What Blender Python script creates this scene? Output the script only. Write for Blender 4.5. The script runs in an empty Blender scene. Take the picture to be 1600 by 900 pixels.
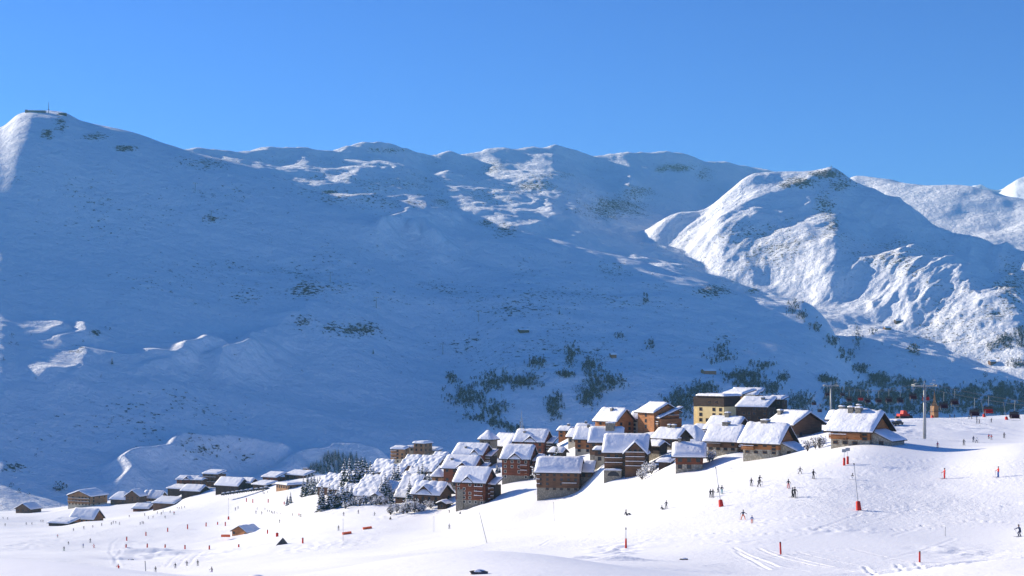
import bpy, bmesh, math, random
import numpy as np
from mathutils import Vector, Matrix

random.seed(7)
C = bpy.context.scene
COL = C.collection
# ------------------------------------------------------------------ camera, sky, sun, exposure
F = 2222.0      # focal length in the 1600-wide frame
VH = 560.0      # eye-level row
cam_data = bpy.data.cameras.new('camera')
cam_data.sensor_width = 36.0
cam_data.lens = 36.0 * F / 1600.0
cam_data.shift_y = (VH - 450.0) / 1600.0
cam_data.clip_start = 0.5
cam_data.clip_end = 40000.0
cam = bpy.data.objects.new('camera', cam_data)
COL.objects.link(cam)
cam.location = (0, 0, 0)
cam.rotation_euler = (math.radians(90), 0, 0)
C.camera = cam

SUN_EL = math.radians(19.0)
SUN_PHI = math.radians(30.0)       # how far the sun stands behind the left-hand side
SDIR = Vector((-math.cos(SUN_EL) * math.cos(SUN_PHI), math.cos(SUN_EL) * math.sin(SUN_PHI), math.sin(SUN_EL)))
sun_data = bpy.data.lights.new('sun', 'SUN')
sun_data.energy = 5.0
sun_data.angle = math.radians(0.53)
sun_data.color = (1.0, 0.89, 0.72)
sun = bpy.data.objects.new('sun', sun_data)
COL.objects.link(sun)
sun.rotation_euler = SDIR.to_track_quat('Z', 'Y').to_euler()

world = bpy.data.worlds.new('World')
C.world = world
world.use_nodes = True
wn = world.node_tree
wn.nodes.clear()
sky = wn.nodes.new('ShaderNodeTexSky')
sky.sky_type = 'NISHITA'
sky.sun_disc = False
sky.sun_elevation = SUN_EL
sky.sun_rotation = math.atan2(SDIR.x, SDIR.y)
sky.altitude = 2000.0
sky.air_density = 1.0
sky.dust_density = 0.1
sky.ozone_density = 2.5
# deep, clean winter blue: the sky's own gradient, made a little steeper and bluer
sc0 = wn.nodes.new('ShaderNodeVectorMath'); sc0.operation = 'MULTIPLY'; sc0.inputs[1].default_value = (0.161, 0.161, 0.161)
gm = wn.nodes.new('ShaderNodeGamma'); gm.inputs['Gamma'].default_value = 1.1
hs = wn.nodes.new('ShaderNodeVectorMath'); hs.operation = 'MULTIPLY'; hs.inputs[1].default_value = (0.128 / 0.15, 0.29 / 0.15, 0.60 / 0.15)
bgn = wn.nodes.new('ShaderNodeBackground')
bgn.inputs['Strength'].default_value = 0.15
won = wn.nodes.new('ShaderNodeOutputWorld')
wn.links.new(sky.outputs[0], sc0.inputs[0])
wn.links.new(sc0.outputs[0], gm.inputs['Color'])
wn.links.new(gm.outputs[0], hs.inputs[0])
wn.links.new(hs.outputs[0], bgn.inputs['Color'])
wn.links.new(bgn.outputs[0], won.inputs['Surface'])
C.view_settings.view_transform = 'Standard'
C.view_settings.look = 'None'
C.view_settings.gamma = 1.0
C.view_settings.use_curve_mapping = False
C.view_settings.exposure = 0.88

# ------------------------------------------------------------------ noise
def _hash(ix, iy, seed):
    h = (ix.astype(np.int64) * 374761393 + iy.astype(np.int64) * 668265263 + seed * 1442695041) & 0xffffffff
    h = ((h ^ (h >> 13)) * 1274126177) & 0xffffffff
    h = (h ^ (h >> 16)) & 0xffffffff
    return h
def gnoise(x, y, seed=0):
    x = np.asarray(x, float); y = np.asarray(y, float)
    ix = np.floor(x); iy = np.floor(y)
    fx = x - ix; fy = y - iy
    sx = fx * fx * fx * (fx * (fx * 6 - 15) + 10); sy = fy * fy * fy * (fy * (fy * 6 - 15) + 10)
    def g(dx, dy):
        a = _hash(ix + dx, iy + dy, seed) * (2 * math.pi / 4294967296.0)
        return np.cos(a) * (fx - dx) + np.sin(a) * (fy - dy)
    n0 = g(0, 0) * (1 - sx) + g(1, 0) * sx
    n1 = g(0, 1) * (1 - sx) + g(1, 1) * sx
    return (n0 * (1 - sy) + n1 * sy) * 1.5
def fbm(x, y, octv=4, seed=0, gain=0.5):
    s = 0; a = 1
    for k in range(octv):
        s = s + a * gnoise(x * 2 ** k + 13.7 * k, y * 2 ** k - 7.1 * k, seed + k)
        a *= gain
    return s
def ridged(x, y, octv=4, seed=0, gain=0.5):
    s = 0; a = 1
    for k in range(octv):
        s = s + a * (1 - np.abs(gnoise(x * 2 ** k + 3.7 * k, y * 2 ** k - 9.1 * k, seed + k)) * 2)
        a *= gain
    return s
def sstep(a, b, x):
    t = np.clip((x - a) / (b - a), 0, 1)
    return t * t * (3 - 2 * t)

# ------------------------------------------------------------------ the near slope: a thin-plate surface through surveyed points
NP = [  # (u, v, distance)
 (-900,1500,18),(0,1500,14),(800,1500,12),(1600,1500,14),(2500,1500,18),
 (-900,925,60),(-300,910,60),(100,905,60),(400,930,60),(800,905,60),(1200,930,60),(1600,925,60),(2500,900,60),
 (-900,900,120),(-300,885,120),(0,878,120),(150,890,120),(400,908,120),(800,868,110),(1100,898,120),(1400,905,120),(1600,893,120),(2500,860,120),
 (-900,895,230),(-300,890,230),(0,884,230),(200,900,230),(400,893,230),(600,875,230),(800,868,230),(1000,852,230),(1161,838,230),(1400,835,230),(1600,828,230),(2500,740,230),
 (-900,880,400),(-300,885,400),(0,888,400),(200,900,400),(400,880,400),(600,856,400),(735,835,400),(880,812,400),(1000,770,400),(1100,735,385),(1161,745,330),(1205,708,405),(1280,698,380),(1345,695,350),(1476,728,315),(1442,684,400),(1600,706,315),(1600,688,400),(2500,560,400),
 (0,868,520),(200,872,520),(400,852,520),(600,818,520),(960,752,470),(1040,736,440),(1200,676,520),(1300,661,500),(1440,653,520),(1600,648,520),(2500,560,520),
 (-900,890,640),(-300,865,640),(0,848,640),(200,850,640),(380,836,640),(1000,697,620),(1150,672,600),(1300,668,620),(1440,665,620),(1600,665,640),(2500,580,640),
 (-300,835,850),(0,818,850),(130,814,850),(250,800,850),(380,785,850),(480,768,800),(900,735,800),(1100,720,800),(1400,715,800),(1600,712,820),(2500,640,800),
 (-900,850,1100),(-300,812,1100),(0,798,1100),(130,788,1080),(230,775,1060),(330,764,1000),(450,757,980),(600,762,1000),(800,775,1000),(1100,780,1000),(1400,780,1000),(1600,775,1000),(2500,700,1000),
 # the building plots
 (711,790,540),(784,749,555),(839,776,500),(945,744,482),(1056,737,420),(1109,703,445),(1167,711,420),(1307,696,370),(1359,697,345),(1240,684,450),(1216,711,395),(1151,706,425),(1098,735,415),(1150,684,470),(1090,700,530),(1058,702,500),(1030,712,480),(1131,662,560),(1160,655,575),(1180,652,600),(1199,664,540),(1222,658,580),(964,682,570),(1014,680,575),(1022,672,560),(1009,744,470),(970,716,515),(944,722,495),(925,708,560),(903,694,585),(890,684,630),(925,680,640),(905,772,488),(925,748,492),(827,750,540),(757,789,520),(739,762,570),(753,736,620),(849,716,610),(769,712,640),(795,722,650),(632,724,900),(646,720,910),(662,714,905),(683,716,915),(690,756,590),(686,786,555),(697,796,545),(592,786,600),(449,766,830),(476,750,900),(480,740,920),(432,753,900),(372,768,900),(392,762,905),(416,763,880),(340,763,950),(308,757,970),(316,762,945),(312,776,930),(285,770,960),(250,782,1010),(218,784,1000),(196,787,1005),(142,791,1010),(48,801,1020),(146,818,880),(106,824,860),(232,798,950),(272,790,930),(386,839,640),(1318,668,440),(1352,662,470),(591,747,760),(610,757,720),(639,737,790),(664,746,750),(683,728,810),(645,757,690),(634,787,610),(511,771,680),(532,775,660),(551,771,690),(570,785,625),
 (-900,850,1500),(-300,840,1400),(0,830,1400),(300,820,1400),(600,830,1400),(900,840,1400),(1200,840,1400),(1600,830,1400),(2500,760,1400),
]
def _tps_fit(pts):
    P = np.array([(p[0] / 350.0, math.log(p[2]) * 2.2) for p in pts]); V = np.array([p[1] for p in pts], float)
    n = len(P)
    d = np.linalg.norm(P[:, None] - P[None], axis=2)
    K = np.where(d > 0, d * d * np.log(d + 1e-12), 0) + np.eye(n) * 0.004
    A = np.zeros((n + 3, n + 3)); A[:n, :n] = K; A[:n, n] = 1; A[:n, n + 1:] = P; A[n, :n] = 1; A[n + 1:, :n] = P.T
    w = np.linalg.solve(A, np.concatenate([V, np.zeros(3)]))
    return P, w
_TP, _TW = _tps_fit(NP)
def _tps(u, Y):
    q0 = np.asarray(u, float) / 350.0; q1 = np.log(np.asarray(Y, float)) * 2.2
    n = len(_TP)
    s = _TW[n] + _TW[n + 1] * q0 + _TW[n + 2] * q1
    for i in range(n):
        d2 = (q0 - _TP[i, 0]) ** 2 + (q1 - _TP[i, 1]) ** 2
        s = s + _TW[i] * 0.5 * d2 * np.log(d2 + 1e-12)
    return s
BUMPS = []   # (x, y, rx, ry, angle, height)
def bump_uv(u, Y, rx, ry, ang, h):
    BUMPS.append(((u - 800) / F * Y, Y, rx, ry, math.radians(ang), h))
# rounded drifts and dips of the foreground and of the pistes
bump_uv(690, 88, 10, 12, 0, 0.62)
bump_uv(1300, 90, 14, 16, 0, -0.7)
bump_uv(380, 90, 7, 12, 0, -0.5)
bump_uv(400, 66, 0.9, 1.2, 0, 0.55)
bump_uv(1560, 95, 13, 9, 15, 1.2)
bump_uv(60, 110, 14, 18, 0, 0.2)
bump_uv(1080, 150, 10, 5, 10, -0.9)
bump_uv(1290, 150, 14, 3, 20, 0.4)
bump_uv(1500, 170, 9, 3, 25, 0.9)
bump_uv(940, 190, 3, 1.4, 0, -0.9)
bump_uv(965, 185, 4, 1.6, 0, 0.7)
bump_uv(905, 200, 3, 1.4, 0, 0.5)
bump_uv(1180, 470, 8, 16, 0, 0.4)
bump_uv(770, 560, 12, 9, 20, 3.0)
bump_uv(232, 560, 16, 6, 5, 2.2)
bump_uv(262, 545, 8, 5, 5, 1.4)
bump_uv(205, 520, 9, 8, 0, -2.0)
bump_uv(360, 625, 16, 7, 0, 1.3)
bump_uv(200, 605, 4, 3, 0, 1.2)
bump_uv(300, 505, 34, 5, 4, -1.2)
def near_z(x, y):
    x = np.asarray(x, float); y = np.asarray(y, float)
    yy = np.maximum(y, 9.0)
    u = x / yy * F + 800
    v = _tps(u, yy)
    z = (VH - v) / F * yy
    z = np.where(y < 14, z - 0.0, z)
    for (bx, by, rx, ry, an, h) in BUMPS:
        dx = x - bx; dy = y - by
        a = (dx * math.cos(an) + dy * math.sin(an)) / rx; b = (-dx * math.sin(an) + dy * math.cos(an)) / ry
        z = z + h * np.exp(-(a * a + b * b))
    far = sstep(60, 260, y)
    z = z + far * (0.9 * gnoise(x / 70, y / 90, 5) + 0.28 * gnoise(x / 18, y / 24, 6)) + 0.08 * gnoise(x / 12, y / 20, 8) * (1 - far)
    # chopped, skied-out snow outside the groomed runs
    ch = sstep(0.15, 0.5, gnoise(x / 60 + 3, y / 80 + 5, 11)) * far
    z = z + ch * 0.10 * gnoise(x / 6.0, y / 9.0, 12)
    return z

# ------------------------------------------------------------------ the far side of the valley
def comp(rows):
    """rows: {u: [(Y, v), ...]} -> function giving v on a grid of u columns and Y"""
    us = sorted(rows)
    n = max(len(rows[u]) for u in us)
    assert all(len(rows[u]) == n for u in us)
    KY = np.array([[k[0] for k in rows[u]] for u in us], float); KV = np.array([[k[1] for k in rows[u]] for u in us], float)
    us = np.array(us, float)
    def pch(xs, ys, q):
        h = np.diff(xs); d = np.diff(ys) / h
        m = np.zeros(len(xs)); m[0] = d[0]; m[-1] = d[-1]
        for i in range(1, len(xs) - 1):
            m[i] = 0 if d[i - 1] * d[i] <= 0 else 2 * d[i - 1] * d[i] / (d[i - 1] + d[i])
        i = np.clip(np.searchsorted(xs, q) - 1, 0, len(h) - 1)
        t = np.clip((q - xs[i]) / h[i], 0, 1)
        r = (2 * t**3 - 3 * t**2 + 1) * ys[i] + (t**3 - 2 * t**2 + t) * h[i] * m[i] + (-2 * t**3 + 3 * t**2) * ys[i + 1] + (t**3 - t**2) * h[i] * m[i + 1]
        return r
    def ev(ug, Yg):
        out = np.zeros((len(ug), len(Yg)))
        ky = np.array([pch(us, KY[:, j], np.asarray(ug)) for j in range(n)]); kv = np.array([pch(us, KV[:, j], np.asarray(ug)) for j in range(n)])
        for i in range(len(ug)):
            z = (VH - kv[:, i]) / F * ky[:, i]
            out[i] = np.where(Yg < ky[0, i], z[0] - 1.2 * (ky[0, i] - Yg), pch(ky[:, i], z, Yg))
        return out
    return ev
# S: the broad shaded slope with the summit station and its spur falling right
def S_row(u, v3, Y3, vb=None):
    return None
Srows = {}
for (u, vc, Yc, vm, vl, vb) in [
  # u, crest v, crest Y, mid v, low v, base v
  (-2600, 640, 2300, 700, 760, 820), (-1500, 500, 2350, 600, 680, 780), (-800, 290, 2400, 370, 510, 700), (-300, 228, 2400, 345, 540, 755),  # unseen columns left of frame, raised to cast shade on the left edge
  (0, 196, 2380, 392, 590, 800), (30, 176, 2390, 396, 595, 802), (50, 171, 2400, 398, 597, 803), (95, 174, 2420, 403, 603, 805), (130, 190, 2440, 407, 608, 806), (200, 207, 2480, 416, 617, 808),
  (260, 229, 2520, 423, 625, 808), (330, 248, 2560, 430, 633, 808), (400, 266, 2580, 435, 638, 808), (500, 300, 2590, 441, 642, 808),
  (560, 303, 2610, 444, 642, 792), (660, 308, 2640, 446, 640, 812), (720, 338, 2630, 446, 636, 835), (800, 360, 2600, 450, 595, 835), (900, 385, 2580, 465, 590, 835),
  (960, 401, 2550, 480, 590, 835), (1050, 425, 2500, 500, 595, 835), (1120, 442, 2470, 515, 600, 835), (1170, 456, 2450, 525, 605, 835), (1250, 463, 2420, 545, 620, 740),
  (1290, 492, 2380, 565, 640, 745), (1340, 575, 2280, 620, 665, 750), (1400, 640, 2200, 670, 700, 760), (1600, 760, 2100, 770, 780, 800), (2600, 900, 2000, 905, 910, 920)]:
    Yb = 1230 + max(0, u) * 0.22
    Yc += 150 * max(0, min(1, (500 - u) / 400)); f = Yc - Yb
    q = min(max((u - 250) / 450, 0), 1); fl = 0.24 + 0.12 * q; fm = 0.585 + 0.105 * q
    Srows[u] = [(Yb - 350, vb + 60), (Yb, vb), (Yb + f * fl, vl), (Yb + f * fm, vm), (Yc, vc), (Yc + 350, vc + 75 + max(0, (u - 900)) * 0.35), (Yc + 900, vc + 260), (Yc + 4000, vc + 900)]
compS = comp(Srows)
# K: the high ridge behind it
Krows = {}
for (u, vc, Yc, vm, vb) in [
  (-2600, 300, 2700, 380, 500), (-300, 290, 2750, 350, 450), (100, 250, 3030, 290, 400), (200, 238, 3100, 275, 380), (260, 230, 3229, 262, 360), (300, 234, 3315, 262, 350), (330, 236, 3379, 262, 350), (365, 232, 3454, 262, 350), (400, 231, 3530, 264, 350), (440, 236, 3616, 270, 350),
  (475, 231, 3691, 272, 355), (510, 238, 3766, 275, 360), (550, 232, 3852, 277, 365), (590, 228, 3938, 280, 370), (630, 234, 4024, 283, 375), (668, 248, 4106, 290, 380),
  (700, 238, 4175, 290, 385), (740, 244, 4261, 293, 390), (775, 235, 4336, 295, 395), (830, 229, 4454, 298, 400), (862, 224, 4523, 300, 405), (900, 236, 4605, 305, 410), (930, 243, 4669, 315, 420), (1000, 240, 4820, 330, 430), (1060, 241, 4949, 345, 440),
  (1095, 250, 5024, 355, 450), (1140, 254, 5121, 355, 460), (1180, 264, 5207, 350, 470), (1300, 290, 5200, 360, 480), (1600, 420, 5200, 460, 520), (2600, 600, 5200, 650, 700)]:
    Krows[u] = [(1700, vb + 330), (2600, vb + 20), (Yc - (Yc - 2600) * 0.45, vm), (Yc - 130, vc + 14), (Yc, vc), (Yc + 400, vc + 60), (Yc + 4000, vc + 500)]
compK = comp(Krows)
# C: the sunlit massif on the right
Crows = {}
for (u, vc, Yc, v1, v2, v3, vb) in [
  (-2600, 900, 3500, 930, 950, 960, 990), (800, 560, 3400, 600, 640, 680, 760), (900, 430, 3380, 500, 560, 620, 720), (960, 384, 3360, 416, 488, 572, 700), (1000, 360, 3340, 394, 466, 552, 680), (1060, 333, 3320, 368, 438, 530, 670), (1100, 322, 3320, 346, 412, 505, 660),
  (1130, 300, 3330, 324, 388, 485, 655), (1180, 268, 3360, 312, 372, 470, 650), (1230, 266, 3370, 308, 366, 465, 645), (1275, 265, 3370, 304, 362, 460, 640), (1300, 262, 3360, 302, 360, 458, 640), (1330, 273, 3330, 316, 375, 468, 640),
  (1370, 292, 3300, 350, 385, 470, 640), (1410, 315, 3260, 365, 392, 474, 640), (1450, 340, 3220, 385, 400, 478, 642), (1500, 362, 3160, 405, 416, 486, 645), (1560, 377, 3100, 420, 434, 500, 648), (1600, 386, 3050, 430, 448, 508, 650), (1750, 420, 2950, 460, 500, 560, 660), (2600, 520, 2900, 540, 580, 620, 720)]:
    Yb = 2700 - (min(max(u, 960), 1650) - 960) * 0.8
    f = Yc - Yb
    Crows[u] = [(1450, vb + 160), (Yb, vb), (Yb + f * 0.33, v3), (Yb + f * 0.58, v2), (Yb + f * 0.82, v1), (Yc, vc), (Yc + 500, vc + 110), (Yc + 4000, vc + 700)]
compC = comp(Crows)
# D: the long back ridge at the right edge
Drows = {}
for (u, vc, Yc, v1, vb) in [
  (-2600, 700, 4600, 760, 900), (1100, 420, 4600, 460, 600), (1300, 300, 4600, 350, 520), (1340, 279, 4600, 330, 500), (1375, 279, 4550, 335, 480), (1410, 283, 4500, 340, 470), (1450, 289, 4450, 345, 460), (1500, 293, 4400, 350, 455),
  (1540, 298, 4350, 355, 455), (1580, 310, 4300, 362, 455), (1620, 318, 4250, 366, 455), (1800, 340, 4200, 390, 470), (2600, 380, 4200, 430, 500)]:
    Drows[u] = [(2500, vb + 150), (3300, vb), (Yc - 350, v1), (Yc, vc), (Yc + 500, vc + 80), (Yc + 5000, vc + 500)]
compD = comp(Drows)
# E: the distant peaks
Erows = {}
for (u, vc) in [(-2600, 500), (1400, 420), (1490, 300), (1512, 294), (1522, 289), (1532, 288), (1545, 296), (1560, 297), (1575, 289), (1588, 283), (1600, 282), (1640, 276), (1700, 290), (1760, 284), (1850, 300), (2600, 320)]:
    Erows[u] = [(6500, vc + 160), (8300, vc + 30), (9000, vc), (9800, vc + 60), (12000, vc + 200)]
compE = comp(Erows)

def smax(a, b, k):
    h = np.clip(0.5 + 0.5 * (a - b) / k, 0, 1)
    return b * (1 - h) + a * h + k * h * (1 - h)

ug = np.concatenate([np.linspace(-2600, -60, 90)[:-1], np.linspace(-60, 1660, 900), np.linspace(1660, 2600, 60)[1:]])
Yg = np.concatenate([np.geomspace(1100, 1300, 20)[:-1], np.geomspace(1300, 4000, 680), np.geomspace(4000, 12000, 190)[1:]])
UG, YG = np.meshgrid(ug, Yg, indexing='ij')
XG = (UG - 800) / F * YG
zS = compS(ug, Yg); zK = compK(ug, Yg); zC = compC(ug, Yg); zD = compD(ug, Yg); zE = compE(ug, Yg)
onC = sstep(-25, 40, zC - np.maximum(zS, zK))
onK = sstep(-10, 30, zK - np.maximum(zS, zC))
# gullies and knolls: soft on the shaded side, sharp on the massif
wx = XG + 120 * gnoise(XG / 500, YG / 500, 21); wy = YG + 120 * gnoise(XG / 500, YG / 500, 22)
zC = zC + (-24 + 17 * ridged((wx - 0.5 * wy) / 330 + 1.3, wy / 520, 6, 31, 0.5) + 13 * fbm(wx / 260, wy / 240, 5, 33, 0.5)) * sstep(2150, 2500, YG) * (1 - 0.8 * sstep(3150, 3480, YG))
zS = zS + 7.0 * fbm(XG / 420, YG / 260, 3, 41, 0.42) + sstep(220, 620, UG) * (9 * fbm((XG + 0.5 * YG) / 260, (YG - 0.3 * XG) / 190, 4, 43, 0.5) - 7 * np.abs(gnoise((XG + 0.7 * YG) / 210, YG / 700, 48))) + 1.9 * fbm((XG + 0.6 * YG) / 130, YG / 60, 4, 44, 0.5) * sstep(0, 1, 0.6 + gnoise(XG / 300, YG / 300, 47))
zK = zK + 16 * fbm(XG / 260, YG / 220, 5, 51, 0.5)
zD = zD + 22 * fbm(XG / 500, YG / 300, 4, 61, 0.5)
zE = zE + 45 * ridged(XG / 900, YG / 900, 4, 71, 0.5) - 55
ZG = smax(smax(smax(zS, zK, 14), zC, 12), zD, 8)
ZG = np.maximum(ZG, zE)
# spines: crests standing out of the slope that catch the low sun
def at_far(u, v, Ymin=1300):
    """the point of the far slope seen at (u, v) of the survey photograph"""
    i = int(np.argmin(np.abs(ug - u)))
    vv = VH - ZG[i] / Yg * F
    vis = np.where((Yg > Ymin) & (vv <= v))[0]
    j = int(vis[0]) if len(vis) else len(Yg) - 1
    return ((u - 800) / F * Yg[j], float(Yg[j]), float(ZG[i, j]))
SPINES = [  # polyline in survey coordinates, half width (m), height (m)
 ([(108, 588), (118, 565), (140, 545), (175, 552), (205, 556), (232, 548), (275, 545), (330, 525)], 22, 11),
 ([(346, 552), (385, 528), (430, 508), (462, 490), (492, 474)], 20, 12),
 ([(330, 525), (300, 540), (215, 572)], 16, 6),
 ([(80, 580), (92, 570), (112, 566)], 16, 7), ([(100, 534), (120, 520), (140, 505)], 18, 9), ([(78, 515), (95, 503)], 18, 8),
 ([(198, 735), (205, 715), (240, 698), (290, 685), (350, 680), (400, 682), (435, 690)], 16, 10),
 ([(450, 718), (480, 702), (520, 694), (560, 695), (590, 702)], 16, 9),
 ([(545, 306), (580, 304), (630, 304), (655, 310), (668, 325), (690, 330), (705, 328)], 20, 9),
 ([(595, 340), (635, 332), (650, 330)], 18, 7), ([(645, 350), (655, 340), (672, 350), (682, 364)], 16, 9),
 ([(548, 275), (562, 265), (585, 258)], 20, 12), ([(600, 265), (622, 260)], 18, 9), 
 ([(838, 318), (848, 305), (860, 322), (866, 338)], 22, 14), ([(985, 275), (984, 290)], 20, 14),
 ([(820, 355), (845, 345)], 20, 7),
]
def seg_dist(px, py, a, b):
    ax, ay = a; bx, by = b
    dx, dy = bx - ax, by - ay
    t = np.clip(((px - ax) * dx + (py - ay) * dy) / (dx * dx + dy * dy + 1e-9), 0, 1)
    return np.hypot(px - ax - t * dx, py - ay - t * dy)
def far_sampler(Z):
    lg = np.log(Yg)
    def f(x, y):
        x = np.asarray(x, float); y = np.asarray(y, float)
        i = np.interp(x / y * F + 800, ug, np.arange(len(ug))); j = np.interp(np.log(y), lg, np.arange(len(Yg)))
        i0 = np.clip(i.astype(int), 0, len(ug) - 2); j0 = np.clip(j.astype(int), 0, len(Yg) - 2)
        a = i - i0; b = j - j0
        return Z[i0, j0] * (1 - a) * (1 - b) + Z[i0 + 1, j0] * a * (1 - b) + Z[i0, j0 + 1] * (1 - a) * b + Z[i0 + 1, j0 + 1] * a * b
    return f
_fs = far_sampler(ZG)
def shade_depth(x, y):
    """how far the ground at (x, y) lies below the low winter sun's rays"""
    best = -1e9
    for d in np.geomspace(40, 5000, 60):
        best = max(best, float(_fs(x - math.cos(SUN_PHI) * d, y + math.sin(SUN_PHI) * d)) - math.tan(SUN_EL) * d)
    return best - float(_fs(x, y))
_add = np.zeros_like(ZG)
for pts, w, h0 in SPINES:
    W = []
    for (pu, pv) in pts:
        h = h0; x, y, z = at_far(pu, pv)
        for it in range(6):
            x, y, z = at_far(pu, pv + h / y * F)
            sd = shade_depth(x, y); h = 0.5 * h + 0.5 * (min(max(sd + 5, h0 * 0.6), 36) if sd < 58 else h0 * 0.5)
        W.append((x, y, h))
    xs = [p[0] for p in W]; ys = [p[1] for p in W]
    m = (XG > min(xs) - 6 * w) & (XG < max(xs) + 6 * w) & (YG > min(ys) - 6 * w) & (YG < max(ys) + 6 * w)
    if not m.any(): continue
    px = XG[m]; py = YG[m]
    qx = px + 12 * gnoise(px / 40, py / 40, 91); qy = py + 12 * gnoise(px / 40, py / 40, 92)
    acc = np.zeros(px.shape)
    for (ax, ay, ah), (bx, by, bh) in zip(W[:-1], W[1:]):
        dx, dy = bx - ax, by - ay
        t = np.clip(((qx - ax) * dx + (qy - ay) * dy) / (dx * dx + dy * dy + 1e-9), 0, 1)
        d = np.hypot(qx - ax - t * dx, qy - ay - t * dy)
        hh = ah + (bh - ah) * t
        acc = np.maximum(acc, hh * np.exp(-(d / (0.9 * w + 0.3 * hh)) ** 1.5))
    _add[m] = np.maximum(_add[m], acc)
ZG = ZG + _add
# piste and road benches cut across the slope
ZG = ZG + 0.7 * fbm(XG / 60, YG / 50, 3, 81, 0.5)

def grid_mesh(name, X, Y, Z, mat, attrs={}):
    n, m = X.shape
    co = np.stack([X, Y, Z], -1).reshape(-1, 3).astype(np.float32)
    me = bpy.data.meshes.new(name)
    me.vertices.add(n * m); me.vertices.foreach_set('co', co.ravel())
    idx = np.arange(n * m).reshape(n, m)
    q = np.stack([idx[:-1, :-1], idx[1:, :-1], idx[1:, 1:], idx[:-1, 1:]], -1).reshape(-1, 4)
    nf = len(q)
    me.loops.add(nf * 4); me.loops.foreach_set('vertex_index', q.ravel().astype(np.int32))
    me.polygons.add(nf)
    me.polygons.foreach_set('loop_start', (np.arange(nf) * 4).astype(np.int32))
    me.polygons.foreach_set('loop_total', np.full(nf, 4, np.int32))
    me.update(calc_edges=True)
    me.polygons.foreach_set('use_smooth', np.ones(nf, bool))
    for k, a in attrs.items():
        at = me.attributes.new(k, 'FLOAT', 'POINT'); at.data.foreach_set('value', a.astype(np.float32).ravel())
    me.materials.append(mat)
    o = bpy.data.objects.new(name, me); COL.objects.link(o)
    return o
class NT:
    """small helper round a material's node tree"""
    def __init__(s, name):
        s.m = bpy.data.materials.new(name); s.m.use_nodes = True
        s.t = s.m.node_tree; s.b = s.t.nodes['Principled BSDF']
        s.b.inputs['Roughness'].default_value = 0.8
        s.b.inputs['Specular IOR Level'].default_value = 0.25
    def n(s, typ, **kw):
        x = s.t.nodes.new(typ)
        for k, v in kw.items():
            if k in x.inputs: x.inputs[k].default_value = v
            else: setattr(x, k, v)
        return x
    def l(s, a, b): s.t.links.new(a, b)
    def ramp(s, fac, stops):
        r = s.t.nodes.new('ShaderNodeValToRGB'); e = r.color_ramp.elements
        while len(e) < len(stops): e.new(0.5)
        for i, (p, c) in enumerate(stops): e[i].position = p; e[i].color = (*c, 1) if len(c) == 3 else c
        s.l(fac, r.inputs[0]); return r.outputs[0]
    def noise(s, scale, detail=4, rough=0.55, vec=None, dist=0):
        x = s.n('ShaderNodeTexNoise'); x.inputs['Scale'].default_value = scale; x.inputs['Detail'].default_value = detail; x.inputs['Roughness'].default_value = rough; x.inputs['Distortion'].default_value = dist
        if vec is None:
            g = s.n('ShaderNodeNewGeometry'); vec = g.outputs['Position']
        s.l(vec, x.inputs['Vector']); return x.outputs['Fac']
    def math(s, op, a, b=None, clamp=False):
        x = s.n('ShaderNodeMath', operation=op, use_clamp=clamp)
        for i, q in enumerate((a, b)):
            if q is None: continue
            if isinstance(q, (int, float)): x.inputs[i].default_value = q
            else: s.l(q, x.inputs[i])
        return x.outputs[0]
    def mix(s, f, a, b):
        x = s.n('ShaderNodeMix', data_type='RGBA')
        for i, q in ((0, f), (6, a), (7, b)):
            if isinstance(q, (int, float, tuple)): x.inputs[i].default_value = q if not isinstance(q, tuple) else (*q, 1)
            else: s.l(q, x.inputs[i])
        return x.outputs[2]
    def bump(s, h, strength, dist):
        x = s.n('ShaderNodeBump'); x.inputs['Strength'].default_value = strength; x.inputs['Distance'].default_value = dist
        s.l(h, x.inputs['Height']); s.l(x.outputs[0], s.b.inputs['Normal']); return x

def mountain_mat():
    t = NT('mountain_snow')
    at = t.n('ShaderNodeAttribute', attribute_name='rock')
    geo = t.n('ShaderNodeNewGeometry')
    mp = t.n('ShaderNodeMapping'); mp.inputs['Scale'].default_value = (1, 1, 2.2); t.l(geo.outputs['Position'], mp.inputs[0])
    n1 = t.noise(0.13, 8, 0.74, mp.outputs[0])
    n2 = t.noise(0.011, 4, 0.5, geo.outputs['Position'])
    # rock shows where the mask lifts the noise over the threshold
    s = t.math('ADD', n1, t.math('MULTIPLY', n2, 0.25))
    s = t.math('ADD', s, t.math('MULTIPLY', at.outputs['Fac'], 0.22))
    k = t.ramp(s, [(0.0, (0, 0, 0)), (0.808, (0, 0, 0)), (0.838, (1, 1, 1)), (1.0, (1, 1, 1))])
    rc = t.ramp(t.noise(0.3, 3, 0.6, geo.outputs['Position']), [(0.3, (0.035, 0.032, 0.035)), (0.7, (0.16, 0.135, 0.11))])
    sn = t.ramp(t.noise(0.02, 5, 0.6, geo.outputs['Position']), [(0.3, (0.86, 0.885, 0.92)), (0.7, (0.92, 0.93, 0.95))])
    t.l(t.mix(k, sn, rc), t.b.inputs['Base Color'])
    h = t.math('ADD', t.noise(0.03, 8, 0.64, geo.outputs['Position']), t.math('MULTIPLY', k, 0.1))
    t.bump(h, 0.9, 14.0)
    t.b.inputs['Specular IOR Level'].default_value = 0.1
    return t.m
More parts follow.
